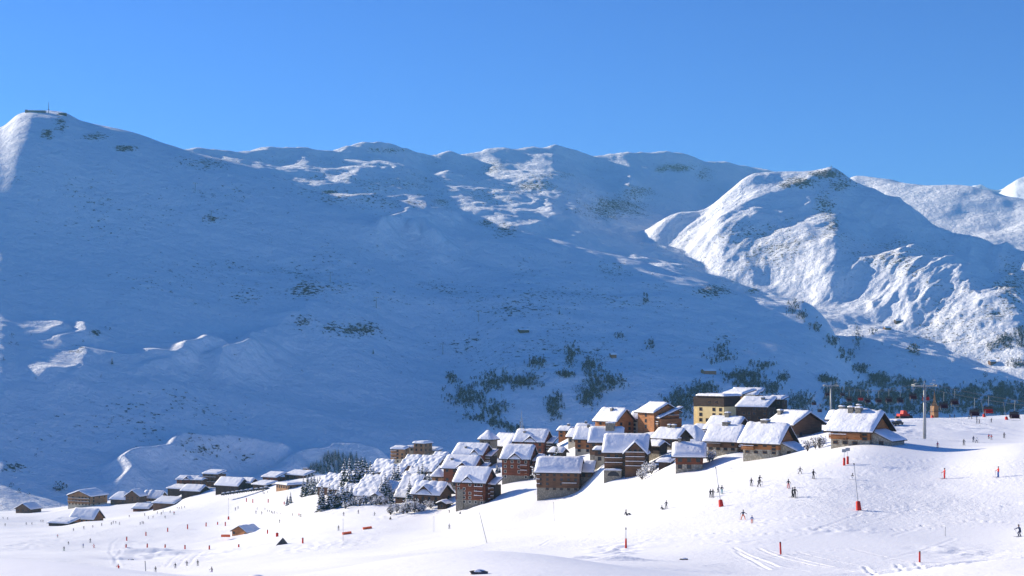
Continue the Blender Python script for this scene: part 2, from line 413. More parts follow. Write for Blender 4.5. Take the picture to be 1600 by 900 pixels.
def snow_mat(name='snow', near=True):
    t = NT(name)
    geo = t.n('ShaderNodeNewGeometry'); pos = geo.outputs['Position']
    sn = t.ramp(t.noise(0.05, 5, 0.6, pos), [(0.3, (0.92, 0.92, 0.925)), (0.7, (0.95, 0.95, 0.95))])
    t.l(sn, t.b.inputs['Base Color'])
    if near:
        at = t.n('ShaderNodeAttribute', attribute_name='rough')
        mp = t.n('ShaderNodeMapping'); mp.inputs['Scale'].default_value = (1, 1.6, 1); mp.inputs['Rotation'].default_value = (0, 0, 0.5); t.l(pos, mp.inputs[0])
        fine = t.noise(0.9, 5, 0.65, mp.outputs[0])
        grain = t.noise(4.0, 3, 0.6, pos)
        h = t.math('ADD', t.math('MULTIPLY', fine, t.math('ADD', t.math('MULTIPLY', at.outputs['Fac'], 1.3), 0.18)), t.math('MULTIPLY', grain, 0.05))
        t.bump(h, 0.42, 0.8)
    else:
        t.bump(t.noise(0.8, 4, 0.6, pos), 0.5, 0.5)
    t.b.inputs['Specular IOR Level'].default_value = 0.15
    return t.m
M = {}
M['mountain'] = mountain_mat(); M['ground_snow'] = snow_mat('ground_snow'); 

# rock mask: patches of bare rock placed over the slope (u, v, radius u, radius v, strength)
ROCKS = [(60,174,10,3,1.0),(95,178,8,3,1.0),(95,195,14,16,.9),(150,213,30,8,1.0),(198,231,24,6,1.5),(75,210,12,10,1.2),(320,258,60,14,.85),(330,342,22,8,.8),(430,250,40,12,.5),(500,275,30,12,.7),(600,235,40,6,.9),
 (515,300,14,4,1.4),(660,395,20,6,.6),(690,315,22,8,.9),(760,348,18,8,1.1),(790,360,30,14,.8),(770,260,30,16,.7),(840,285,50,20,.85),(870,275,40,12,.7),(960,325,70,24,.95),(1060,262,40,8,1.2),(1035,265,16,5,1.6),(1100,270,20,14,.8),(1000,300,30,14,.8),
 (1290,272,34,9,1.15),(1250,285,30,12,1.0),(1290,320,26,30,.95),(1312,290,24,14,1.05),(1230,290,16,6,1.3),(1300,350,20,18,.9),(480,450,36,14,1.0),(530,450,40,12,.8),(560,515,50,14,1.0),(520,515,30,16,.8),(700,410,40,14,.5),(380,470,30,8,.7),(470,505,24,16,.8),
 (120,545,20,8,.8),(150,520,14,6,1.0),(1020,450,40,14,.6),(1110,455,40,12,1.0),(1175,455,16,6,1.0),(980,530,30,14,.6),(960,430,40,30,.5),(1580,450,40,60,.8),(1550,490,30,20,.8),(1130,530,30,12,.7),(330,700,60,20,.75),(380,715,40,14,.8),(300,690,20,10,.7),
 (20,730,26,10,.9),(90,640,12,24,.6),(80,690,50,40,.4),(800,470,300,60,.5),(650,300,500,60,.5),(1200,380,200,60,.6),(1400,400,120,60,.55),(900,540,300,60,.5),(400,430,350,60,.45),(200,650,200,60,.42),(150,330,150,60,.4),(1500,500,120,80,.55)]
VG = VH - ZG / YG * F
rock = np.zeros_like(ZG)
for (ru, rv, au, av, st) in ROCKS:
    if st > 1.2: st = 1.2
    d = ((UG - ru) / au) ** 2 + ((VG - rv) / av) ** 2
    rock = np.maximum(rock, st * np.exp(-d))
mountains = grid_mesh('mountains', XG, YG, ZG, M['mountain'], {'rock': rock})
mountains['kind'] = 'structure'
# near ground
un = np.concatenate([np.linspace(-2600, -60, 60)[:-1], np.linspace(-60, 1660, 620), np.linspace(1660, 2600, 40)[1:]])
Yn = np.concatenate([np.geomspace(9, 40, 30)[:-1], np.geomspace(40, 1400, 1000)])
UN, YN = np.meshgrid(un, Yn, indexing='ij'); XN = (UN - 800) / F * YN
ZN = near_z(XN, YN)
def at_near0(u, v, ymin=90):
    i = int(np.argmin(np.abs(un - u))); vv = VH - ZN[i] / Yn * F
    vis = np.where((Yn > ymin) & (vv <= v))[0]; j = int(vis[0]) if len(vis) else len(Yn) - 1
    return ((u - 800) / F * Yn[j], float(Yn[j]))
# ski tracks cut into the softer snow of the foreground
TRACKS = [[(1146,856),(1180,872),(1215,886),(1262,893)],[(1184,857),(1222,872),(1270,884),(1330,893)],[(1200,860),(1240,872),(1300,886),(1370,894)],[(1245,862),(1290,874),(1350,885),(1420,893)],
 [(1262,861),(1320,872),(1400,882),(1470,889)],[(1330,858),(1380,870),(1430,880),(1490,884)],[(1150,862),(1170,874),(1200,890)],[(1100,884),(1220,868),(1300,860),(1350,853)],[(1380,874),(1440,860),(1490,842)],
 [(1500,892),(1560,878),(1600,870)],[(1510,896),(1570,882),(1600,875)],[(1520,868),(1570,862),(1600,862)],[(1000,840),(1080,836),(1160,830)],[(640,806),(720,799),(800,790),(860,778)],[(560,822),(700,810),(800,806)],[(880,800),(1000,775),(1080,752)],[(1340,799),(1420,791),(1490,785)],[(1000,812),(1100,800),(1180,790)],
 [(186,842),(175,850),(172,862),(180,874),(187,886)],[(200,850),(190,860),(182,870),(180,882)],[(240,856),(330,852),(400,848),(430,842)],[(280,866),(270,874),(262,884)],[(300,864),(288,874),(280,884)],[(316,862),(304,872),(296,882)]]
_rt = random.Random(31)
for _k in range(46):
    if _k < 30: a0, b0, w0 = _rt.uniform(1080, 1600), _rt.uniform(690, 850), _rt.uniform(60, 160)
    else: a0, b0, w0 = _rt.uniform(250, 900), _rt.uniform(800, 850), _rt.uniform(40, 110)
    sl_ = _rt.uniform(-0.32, -0.04); ph_ = _rt.uniform(0, 6); am_ = _rt.uniform(1.0, 4.5)
    TRACKS.append([(a0 - w0 + 2 * w0 * q / 7, min(b0 + sl_ * (2 * w0 * q / 7 - w0) + am_ * math.sin(ph_ + q * 0.9), 856)) for q in range(8)])
for tr in TRACKS:
    tr = [p for p in tr if -40 < p[0] < 1640]
    if len(tr) < 2: continue
    W = [at_near0(a, b, 95 if b > 850 and a > 1000 else 200) for a, b in tr]
    for off in (0.0, 0.9):
        w = 0.2 * max(1.0, W[0][1] / 260)
        for (ax, ay), (bx, by) in zip(W[:-1], W[1:]):
            m = (XN > min(ax, bx) - 4) & (XN < max(ax, bx) + 4) & (YN > min(ay, by) - 5) & (YN < max(ay, by) + 5)
            if not m.any(): continue
            d = seg_dist(XN[m], YN[m] + off + 0.3 * gnoise(XN[m] / 4, YN[m] / 4, 3), (ax, ay), (bx, by))
            ZN[m] += -0.055 * np.exp(-(d / w) ** 2) + 0.03 * np.exp(-((d - 2.2 * w) / w) ** 2)
# heaps and churned-up patches
for (cu, cv, ru, rv, am, wl) in [(45,852,45,14,.35,3.5),(235,866,40,12,.6,4.5),(330,866,60,8,.4,3.0),(500,853,70,7,.45,3.0),(215,848,30,8,.25,4),(1310,828,60,7,.22,1.8),(1500,865,60,12,.3,4.0),(1010,846,70,8,.22,3.5),(960,862,30,8,.5,3.5),(880,765,60,14,.5,5),(740,790,40,8,.5,5),(1150,735,100,14,.16,2.2),(1400,672,40,10,.35,3),(1500,670,60,6,.25,4),(540,792,70,8,.6,3.5),(620,806,50,5,.5,3),(1150,848,40,3,.2,2),(300,800,140,12,.15,4)]:
    X0, Y0 = at_near0(cu, cv, 95); _, Y1 = at_near0(cu, cv + rv * 0.6, 95)
    rx = ru / F * Y0; ry = max(abs(Y1 - Y0) * 1.5, 5)
    e = np.exp(-((XN - X0) / rx) ** 2 - ((YN - Y0) / ry) ** 2)
    ZN += am * e * (gnoise(XN / wl, YN / wl, 55) + 0.6 * np.abs(gnoise(XN / wl * 2.1, YN / wl * 2.1, 56)))
rough = sstep(-0.5, 0.9, fbm(XN / 60 + 3, YN / 80 + 5, 4, 11)) * sstep(60, 260, YN)
slope = grid_mesh('snow_slope', XN, YN, ZN, M['ground_snow'], {'rough': rough})
slope['kind'] = 'structure'
# ------------------------------------------------------------------ helpers for things
def tag(o, label=None, cat=None, group=None, kind=None):
    if label: o['label'] = label
    if cat: o['category'] = cat
    if group: o['group'] = group
    if kind: o['kind'] = kind
    return o
def empty(name, loc, rz=0.0):
    o = bpy.data.objects.new(name, None); COL.objects.link(o)
    o.location = loc; o.rotation_euler = (0, 0, rz); o.empty_display_size = 1.0
    return o
class MB:
    """collects faces and becomes one mesh object"""
    def __init__(s): s.v = []; s.f = []; s.mi = []
    def face(s, pts, mi=0):
        n = len(s.v); s.v += [tuple(p) for p in pts]; s.f.append(tuple(range(n, n + len(pts)))); s.mi.append(mi)
    def raw(s, vs, fs, mi=0):
        n = len(s.v); s.v += [tuple(p) for p in vs]; s.f += [tuple(n + i for i in f) for f in fs]; s.mi += [mi] * len(fs)
    def box(s, x0, x1, y0, y1, z0, z1, mi=0):
        v = [(x0,y0,z0),(x1,y0,z0),(x1,y1,z0),(x0,y1,z0),(x0,y0,z1),(x1,y0,z1),(x1,y1,z1),(x0,y1,z1)]
        s.raw(v, [(0,3,2,1),(4,5,6,7),(0,1,5,4),(1,2,6,5),(2,3,7,6),(3,0,4,7)], mi)
    def bar(s, a, b, w, h=None, mi=0):
        a = Vector(a); b = Vector(b); d = (b - a).normalized(); h = h or w
        up = Vector((0, 0, 1)) if abs(d.z) < 0.95 else Vector((1, 0, 0))
        r = d.cross(up).normalized() * w / 2; t = r.cross(d).normalized() * h / 2
        v = [a - r - t, a + r - t, a + r + t, a - r + t, b - r - t, b + r - t, b + r + t, b - r + t]
        s.raw(v, [(0,3,2,1),(4,5,6,7),(0,1,5,4),(1,2,6,5),(2,3,7,6),(3,0,4,7)], mi)
    def tube(s, pts, rads, n=8, mi=0, caps=True):
        rings = []
        for i, p in enumerate(pts):
            p = Vector(p); d = (Vector(pts[min(i + 1, len(pts) - 1)]) - Vector(pts[max(i - 1, 0)])).normalized()
            up = Vector((0, 0, 1)) if abs(d.z) < 0.9 else Vector((1, 0, 0))
            a = d.cross(up).normalized(); b = a.cross(d).normalized()
            rings.append([p + (a * math.cos(2 * math.pi * k / n) + b * math.sin(2 * math.pi * k / n)) * rads[i] for k in range(n)])
        vs = [q for r in rings for q in r]; fs = []
        for i in range(len(rings) - 1):
            for k in range(n): fs.append((i * n + k, i * n + (k + 1) % n, (i + 1) * n + (k + 1) % n, (i + 1) * n + k))
        if caps: fs.append(tuple(range(n - 1, -1, -1))); fs.append(tuple(range((len(rings) - 1) * n, len(rings) * n)))
        s.raw(vs, fs, mi)
    def build(s, name, mats, parent=None, smooth=False):
        me = bpy.data.meshes.new(name); me.from_pydata(s.v, [], s.f)
        for m in (mats if isinstance(mats, (list, tuple)) else [mats]): me.materials.append(m)
        if len(me.materials) > 1: me.polygons.foreach_set('material_index', s.mi)
        if smooth: me.polygons.foreach_set('use_smooth', [True] * len(me.polygons))
        me.update()
        o = bpy.data.objects.new(name, me); COL.objects.link(o)
        if parent: o.parent = parent
        return o
def plain(name, col, rough=0.7, var=0.15, scale=3.0, metal=0.0, emis=None):
    t = NT(name); tc = t.n('ShaderNodeTexCoord')
    c0 = tuple(c * (1 - var) for c in col); c1 = tuple(min(c * (1 + var), 0.95) for c in col)
    t.l(t.ramp(t.noise(scale, 4, 0.6, tc.outputs['Object']), [(0.3, c0), (0.7, c1)]), t.b.inputs['Base Color'])
    t.b.inputs['Roughness'].default_value = rough; t.b.inputs['Metallic'].default_value = metal
    return t.m
def planks(name, col, dark=0.55, horiz=True, scale=5.0):
    """timber cladding: boards of uneven tone, weathered in streaks"""
    t = NT(name); tc = t.n('ShaderNodeTexCoord')
    mp = t.n('ShaderNodeMapping'); mp.inputs['Scale'].default_value = (0.25, 0.25, 3.0) if horiz else (2.6, 2.6, 0.15)
    t.l(tc.outputs['Object'], mp.inputs[0])
    a = t.noise(1.4, 3, 0.7, mp.outputs[0]); b = t.noise(0.35, 3, 0.6, tc.outputs['Object'])
    f = t.math('ADD', t.math('MULTIPLY', a, 0.7), t.math('MULTIPLY', b, 0.4))
    t.l(t.ramp(f, [(0.38, tuple(c * dark for c in col)), (0.68, tuple(min(c * 1.35, 0.9) for c in col))]), t.b.inputs['Base Color'])
    t.bump(a, 0.4, 0.05)
    return t.m
def masonry(name, col):
    t = NT(name); tc = t.n('ShaderNodeTexCoord')
    vo = t.n('ShaderNodeTexVoronoi'); vo.inputs['Scale'].default_value = 2.2; t.l(tc.outputs['Object'], vo.inputs['Vector'])
    f = t.math('ADD', t.math('MULTIPLY', vo.outputs['Distance'], 0.8), t.math('MULTIPLY', t.noise(0.7, 4, 0.6, tc.outputs['Object']), 0.6))
    t.l(t.ramp(f, [(0.25, tuple(c * 1.15 for c in col)), (0.8, tuple(c * 0.55 for c in col))]), t.b.inputs['Base Color'])
    return t.m
M['snow'] = snow_mat('roof_snow_material', False)
M['wood_red'] = planks('red_brown_cladding', (0.19, 0.062, 0.03))
M['wood_orange'] = planks('honey_cladding', (0.34, 0.14, 0.05))
M['wood_brown'] = planks('brown_cladding', (0.15, 0.08, 0.045))
M['wood_tan'] = planks('tan_cladding', (0.33, 0.18, 0.085))
M['wood_dark'] = planks('dark_cladding', (0.05, 0.03, 0.022))
M['stone'] = masonry('stone_wall', (0.36, 0.32, 0.25))
M['stone_pale'] = masonry('pale_stone_wall', (0.5, 0.45, 0.35))
M['cream'] = plain('cream_render', (0.82, 0.64, 0.31), 0.9, 0.1, 0.5)
M['beige'] = plain('beige_render', (0.5, 0.44, 0.32), 0.9, 0.12, 0.5)
M['glass'] = plain('window_glass', (0.03, 0.035, 0.045), 0.15, 0.5, 0.6)
M['pale'] = plain('pale_lit_frame', (0.62, 0.6, 0.52), 0.7, 0.1)  # pale colour stands in for the light of lit-looking windows
M['bark'] = plain('bark', (0.07, 0.055, 0.045), 0.95, 0.4, 2)
M['needles'] = plain('conifer_needles', (0.035, 0.055, 0.035), 0.9, 0.5, 1.2)
M['steel'] = plain('galvanised_steel', (0.36, 0.37, 0.36), 0.5, 0.15, 1, 0.4)
M['black'] = plain('black_paint', (0.03, 0.03, 0.035), 0.5, 0.2)
M['red'] = plain('red_padding', (0.62, 0.035, 0.02), 0.55, 0.15, 1)
M['orange'] = plain('orange_net', (0.8, 0.14, 0.04), 0.6, 0.15, 1)
M['rock'] = plain('rock', (0.1, 0.09, 0.085), 0.95, 0.6, 2.5)
WOODS = {'red': 'wood_red', 'orange': 'wood_orange', 'brown': 'wood_brown', 'dark': 'wood_dark', 'tan': 'wood_tan', 'cream': 'cream', 'beige': 'beige', 'stone': 'stone', 'pale': 'stone_pale'}
bcount = [0]
def snow_field(mb, x0, x1, y0, y1, prof, t, seed, nx, ny, pillow=None, lump=0.12):
    """a blanket of settled snow over a roof whose surface is prof(x, y)"""
    xs = np.linspace(x0, x1, nx + 1); ys = np.linspace(y0, y1, ny + 1)
    X, Y = np.meshgrid(xs, ys, indexing='ij')
    P = np.vectorize(prof)(X, Y)
    ex = np.minimum(X - x0, x1 - X); ey = np.minimum(Y - y0, y1 - Y)
    e = np.minimum(ex, ey)
    edge = np.sqrt(np.clip(1 - (1 - np.clip(e / (0.9 * t + 0.1), 0, 1)) ** 2, 0, 1))
    H = t * (0.45 + 0.55 * edge) + lump * (gnoise(X / 2.2 + seed, Y / 2.2, seed) + 0.6 * gnoise(X / 0.9, Y / 0.9 + seed, seed + 1)) * edge
    # wind-scooped hollows round vents
    hol = np.clip(gnoise(X / 2.6 + seed * 3.1, Y / 2.0, seed + 5) - 0.35, 0, 1); H = H - hol * t * 0.9 * edge
    if pillow:
        pw, pl = pillow
        row = np.floor((Y - y0) / pl); cx = 0.6 + 0.4 * np.abs(np.sin(math.pi * ((X - x0) / pw + 0.5 * (row % 2)))) ** 0.6; cy = np.abs(np.sin(math.pi * (Y - y0) / pl)) ** 0.5
        H = H * 0.3 + 1.75 * cx * cy * (0.8 + 0.4 * gnoise(X / pw, Y / pl, seed + 9))
    H = np.maximum(H, 0.08)
    Z = P + H
    n = len(mb.v); w = ny + 1
    mb.v += [(float(X[i, j]), float(Y[i, j]), float(Z[i, j])) for i in range(nx + 1) for j in range(ny + 1)]
    for i in range(nx):
        for j in range(ny): mb.f.append((n + i * w + j, n + (i + 1) * w + j, n + (i + 1) * w + j + 1, n + i * w + j + 1)); mb.mi.append(0)
    # skirts
    def skirt(idx):
        m = len(mb.v)
        mb.v += [(float(X[i, j]), float(Y[i, j]), float(P[i, j]) + 0.003) for i, j in idx]
        for k in range(len(idx) - 1):
            a = n + idx[k][0] * w + idx[k][1]; b = n + idx[k + 1][0] * w + idx[k + 1][1]
            mb.f.append((a, m + k, m + k + 1, b)); mb.mi.append(0)
    skirt([(i, 0) for i in range(nx + 1)]); skirt([(nx, j) for j in range(ny + 1)])
    skirt([(i, ny) for i in range(nx, -1, -1)]); skirt([(0, j) for j in range(ny, -1, -1)])
def roof(parent, x0, x1, y0, y1, ze, zr, axis='x', ridge=0.5, t=0.7, mat='wood_dark', pillow=None, hip=0.0, step=None, name='roof', res=0.9):
    """pitched roof: dark boards under a snow_cover; axis = direction of the ridge; step = (rows, drop) terraces it"""
    xm = x0 + (x1 - x0) * ridge; ym = y0 + (y1 - y0) * ridge
    def prof(x, y):
        if axis == 'x': d = (y - y0) / (ym - y0) if y < ym else (y1 - y) / (y1 - ym + 1e-6)
        elif axis == 'y': d = (x - x0) / (xm - x0) if x < xm else (x1 - x) / (x1 - xm + 1e-6)
        elif axis == 'mono': d = (y - y0) / (y1 - y0)
        elif axis == 'pyr': d = min((x - x0), (x1 - x), (y - y0), (y1 - y)) / (0.5 * min(x1 - x0, y1 - y0))
        else: d = 0.5
        if hip: d = min(d, min(x - x0, x1 - x) / (hip * (x1 - x0)))
        d = max(0.0, min(1.0, d))
        if step:
            k = d * step; d = (math.floor(k) + sstep(0.55, 1.0, k - math.floor(k))) / step
        return ze + (zr - ze) * float(d)
    b = MB()
    nx = max(2, int((x1 - x0) / 1.5)); ny = max(4, int((y1 - y0) / 1.5)) // 2 * 2
    if axis in ('y', 'pyr'): nx = nx // 2 * 2 or 2
    if axis == 'x' and ridge == 0.5 and not hip and not step: nx = 1; ny = 2
    if axis == 'y' and ridge == 0.5: nx = 2; ny = 1
    xs = [x0 + (x1 - x0) * i / nx for i in range(nx + 1)]; ys = [y0 + (y1 - y0) * j / ny for j in range(ny + 1)]
    th = 0.28
    for i in range(nx):
        for j in range(ny):
            q = [(xs[i], ys[j]), (xs[i + 1], ys[j]), (xs[i + 1], ys[j + 1]), (xs[i], ys[j + 1])]
            b.face([(x, y, prof(x, y)) for x, y in q]); b.face([(x, y, prof(x, y) - th) for x, y in q[::-1]])
    def side(pts):
        for (xa, ya), (xb, yb) in zip(pts[:-1], pts[1:]):
            b.face([(xa, ya, prof(xa, ya) - th), (xb, yb, prof(xb, yb) - th), (xb, yb, prof(xb, yb)), (xa, ya, prof(xa, ya))])
    side([(x, y0) for x in xs]); side([(x1, y) for y in ys]); side([(x, y1) for x in xs[::-1]]); side([(x0, y) for y in ys[::-1]])
    r = b.build(name, M[mat], parent)
    s = MB(); bcount[0] += 1
    snx = max(6, int((x1 - x0) / res)); sny = max(6, int((y1 - y0) / res))
    if axis == 'y' or axis == 'pyr': snx = snx // 2 * 2
    sny = sny // 2 * 2
    g = 0.12
    snow_field(s, x0 + g, x1 - g, y0 + g, y1 - g, lambda x, y: prof(x, y) + 0.004, t, bcount[0] * 7 % 97, snx, sny, pillow)
    o = s.build('snow_cover', M['snow'], r, True)
    return r, prof
def gable_walls(mb, x0, x1, y0, y1, zb, ze, zr, axis, mi=0, ridge=0.5):
    """walls of a block with gables up to the roof"""
    d = 0.3
    if axis == 'x':
        ym = y0 + (y1 - y0) * ridge
        mb.face([(x0,y0,zb),(x1,y0,zb),(x1,y0,ze),(x0,y0,ze)], mi); mb.face([(x1,y1,zb),(x0,y1,zb),(x0,y1,ze),(x1,y1,ze)], mi)
        mb.face([(x1,y0,zb),(x1,y1,zb),(x1,y1,ze),(x1,ym,zr),(x1,y0,ze)], mi); mb.face([(x0,y1,zb),(x0,y0,zb),(x0,y0,ze),(x0,ym,zr),(x0,y1,ze)], mi)
    elif axis == 'y':
        xm = x0 + (x1 - x0) * ridge
        mb.face([(x0,y0,zb),(x1,y0,zb),(x1,y0,ze),(xm,y0,zr),(x0,y0,ze)], mi); mb.face([(x1,y1,zb),(x0,y1,zb),(x0,y1,ze),(xm,y1,zr),(x1,y1,ze)], mi)
        mb.face([(x1,y0,zb),(x1,y1,zb),(x1,y1,ze),(x1,y0,ze)], mi); mb.face([(x0,y1,zb),(x0,y0,zb),(x0,y0,ze),(x0,y1,ze)], mi)
    else:
        mb.box(x0, x1, y0, y1, zb, ze, mi)
def window(parent, c, w, h, face='front', lit=False):
    """one window: frame, painted pale for a lit-looking window if lit, glass set back in it; c = centre on the wall face"""
    x, y, z = c; b = MB(); f = 0.12; d = 0.1
    def P(a, q, o): return (x + a, y - o, z + q) if face == 'front' else (x + o, y + a, z + q)
    def bx(a0, a1, q0, q1, o0, o1, mi):
        vs = [P(a0,q0,o0),P(a1,q0,o0),P(a1,q1,o0),P(a0,q1,o0),P(a0,q0,o1),P(a1,q0,o1),P(a1,q1,o1),P(a0,q1,o1)]
        b.raw(vs, [(0,3,2,1),(4,5,6,7),(0,1,5,4),(1,2,6,5),(2,3,7,6),(3,0,4,7)], mi)
    bx(-w/2, w/2, -h/2, h/2, -0.02, 0.04, 0)
    for (a0, a1, q0, q1) in ((-w/2-f, -w/2, -h/2-f, h/2+f), (w/2, w/2+f, -h/2-f, h/2+f), (-w/2, w/2, h/2, h/2+f), (-w/2, w/2, -h/2-f, -h/2)):
        bx(a0, a1, q0, q1, -0.02, d, 1)
    return b.build('window', [M['glass'], M['pale'] if lit else M['wood_brown']], parent)
def balcony(parent, x0, x1, y0, z, depth=1.1, face='front', mat='wood_brown'):
    b = MB()
    def bx(a0, a1, o0, o1, z0, z1):
        if face == 'front': b.box(a0, a1, y0 - o1, y0 - o0, z0, z1)
        else: b.box(y0 + o0, y0 + o1, a0, a1, z0, z1)
    bx(x0, x1, 0.003, depth, z - 0.12, z)
    bx(x0, x1, depth - 0.06, depth, z + 0.85, z + 1.0); bx(x0, x1, depth - 0.05, depth - 0.01, z + 0.12, z + 0.72)
    n = max(2, int((x1 - x0) / 1.6))
    for i in range(n + 1):
        a = x0 + (x1 - x0) * i / n; a = min(max(a, x0 + 0.05), x1 - 0.05)
        bx(a - 0.05, a + 0.05, depth - 0.1, depth, z, z + 0.92)
    o = b.build('balcony', M[mat], parent)
    s = MB()
    if face == 'front': s.box(x0, x1, y0 - depth - 0.03, y0 - depth + 0.1, z + 1.003, z + 1.16)
    else: s.box(y0 + depth - 0.1, y0 + depth + 0.03, x0, x1, z + 1.003, z + 1.16)
    s.build('snow_cap', M['snow'], o)
    return o
def chimney(parent, x, y, z0, h, w=1.0, d=None):
    d = d or w; b = MB(); b.box(x - w/2, x + w/2, y - d/2, y + d/2, z0, z0 + h)
    b.box(x - w/2 - 0.12, x + w/2 + 0.12, y - d/2 - 0.12, y + d/2 + 0.12, z0 + h, z0 + h + 0.18)
    c = b.build('chimney', M['stone'], parent)
    s = MB(); snow_field(s, x - w/2 - 0.1, x + w/2 + 0.1, y - d/2 - 0.1, y + d/2 + 0.1, lambda a, q: z0 + h + 0.184, 0.35, 3, 4, 4, None, 0.03)
    s.build('snow_cap', M['snow'], c, True)
    return c
def house(label, uc, vb, Y, wf, ws, yaw, ve, vr, wall='brown', base='stone', basef=0.3, axis='x', over=0.9, t=0.7, ridge=0.5, hip=0.0, pillow=None, step=None,
          win=(3, 4), balc=(), chim=(), dormer=None, cat='house', name='chalet', group=None, down=8.0, ww=(1.1, 1.3), sidewin=True, roofmat='wood_dark', sidewall=None, backrow=None, res=0.9, sbalc=0, palewin=False):
    """A building surveyed from the photograph.
    uc, vb = column and row of its nearest corner at the ground, Y = distance; wf, ws = apparent widths of the front and of the right side;
    ve, vr = rows of the front eave and of the ridge."""
    px = Y / F; a = math.radians(yaw)
    W = wf * px / max(math.cos(a), 0.2); D = ws * px / max(math.sin(a), 0.2) if ws > 0 else abs(ws)
    D = max(D, min(W * 0.75, 10.5))
    cx = (uc - 800) * px; cz = (VH - vb) * px
    # local frame: x along the front, y to the back, origin under the nearest corner's block centre
    rz = -a
    def loc(lx, ly): return (cx + (lx - W/2) * math.cos(rz) - (ly + D/2) * math.sin(rz), Y + (lx - W/2) * math.sin(rz) + (ly + D/2) * math.cos(rz))
    ox, oy = loc(0, 0)
    T = empty(name, (ox, oy, cz), rz)
    tag(T, label, cat, group)
    x0, x1, y0, y1 = -W/2, W/2, -D/2, D/2
    he = (vb - ve) * px                       # eave height above the base
    # ridge rises over the middle of the roof, which lies further off
    ymid = D * ridge * math.cos(a) if axis == 'x' else (D * 0.5 * math.cos(a))
    Yr = Y + ymid
    hr = (VH - vr) / F * Yr - cz - t * 1.0
    if axis == 'y': hr = (VH - vr) / F * (Y) - cz - t * 0.9
    if axis in ('flat',): hr = he
    he = he - 0.1
    hr = max(hr, he + (0.0 if axis == 'flat' else 0.8))
    hb = he * basef
    wm = WOODS[wall]; bm = WOODS[base]
    low = MB(); low.box(x0 + 0.05, x1 - 0.05, y0 + 0.05, y1 - 0.05, -down, hb)
    if basef > 0: low.build('base_wall', M[bm], T)
    if axis == 'x' and hr - he > 0.62 * D: hr = he + 0.62 * D
    up = MB()
    sl = (hr - he) / ((y1 - y0) * ridge + over) if axis == 'x' else (hr - he) / ((x1 - x0) * 0.5 + over) if axis == 'y' else 0
    wz = he + sl * over - 0.3 if axis in ('x', 'y') else he - 0.26
    rzz = hr - 0.3 if axis in ('x', 'y') else he - 0.26
    zb = hb if basef > 0 else -down
    gable_walls(up, x0, x1, y0, y1, zb, max(wz, zb + 0.5), rzz, axis if not hip else 'flat', 0, ridge)
    W_ = up.build('wall', M[wm], T)
    if pillow and step: pillow = (pillow[0], (D + 2 * over) / step)
    r, prof = roof(T, x0 - over, x1 + over, y0 - over, y1 + over, he, hr, axis, ridge, t, roofmat, pillow, hip, step, res=res)
    # windows on the two faces one can see
    rows, cols = win
    if rows:
        for i in range(rows):
            z = he * (i + 0.55) / rows
            for j in range(cols):
                if random.random() < 0.15: continue
                x = x0 + W * (j + 0.5) / cols
                window(T, (x, y0 + (0.0 if z > hb else 0.05), z), min(ww[0], W / cols * 0.55), min(ww[1], he / rows * 0.55), lit=palewin)
            if sidewin and D > 5:
                nc = max(1, int(D / 4.5))
                for j in range(nc):
                    if random.random() < 0.2: continue
                    y = y0 + D * (j + 0.5) / nc
                    window(T, (x1 - (0.0 if z > hb else 0.05), y, z), 1.1, min(ww[1], he / rows * 0.55), 'side')
    for (fx0, fx1, fz) in balc:
        balcony(T, x0 + W * fx0, x0 + W * fx1, y0, he * fz, mat=wm if wall != 'cream' else 'wood_brown')
    for k in range(sbalc):
        balcony(T, y0 + D * 0.08, y0 + D * 0.92, x1, he * (k + 0.62) / (sbalc + 0.3), 1.2, 'side', wm)
    for (fx, fy, h, w) in chim:
        x = x0 + W * fx; y = y0 + D * fy
        chimney(r, x, y, prof(x, y) - 0.3, h + 0.6, w)
    if dormer:
        fx, dw, dh = dormer            # gable standing on the front slope
        xc = x0 + W * fx; b = MB()
        zt = he + dh
        yb = y0 + min((zt - he) / max(sl, 0.2), D * ridge) if sl else y0
        b.raw([(xc - dw/2, y0 - 0.05, he - 0.1), (xc + dw/2, y0 - 0.05, he - 0.1), (xc, y0 - 0.05, zt), (xc - dw/2, yb, zt), (xc + dw/2, yb, zt), (xc, yb, zt)], [(0, 1, 2)])
        dd = b.build('dormer', M[wm], T)
        roof(dd, xc - dw/2 - 0.6, xc + dw/2 + 0.6, y0 - 1.0, yb + 1.5, he - 0.25, zt, 'y', 0.5, t * 0.7, roofmat, res=0.6, name='dormer_roof')
        if dw > 2.4: window(dd, (xc, y0 - 0.05, he + dh * 0.3), min(1.2, dw * 0.3), dh * 0.3)
    return dict(T=T, x0=x0, x1=x1, y0=y0, y1=y1, he=he, hr=hr, W=W, D=D, r=r, prof=prof, px=px)
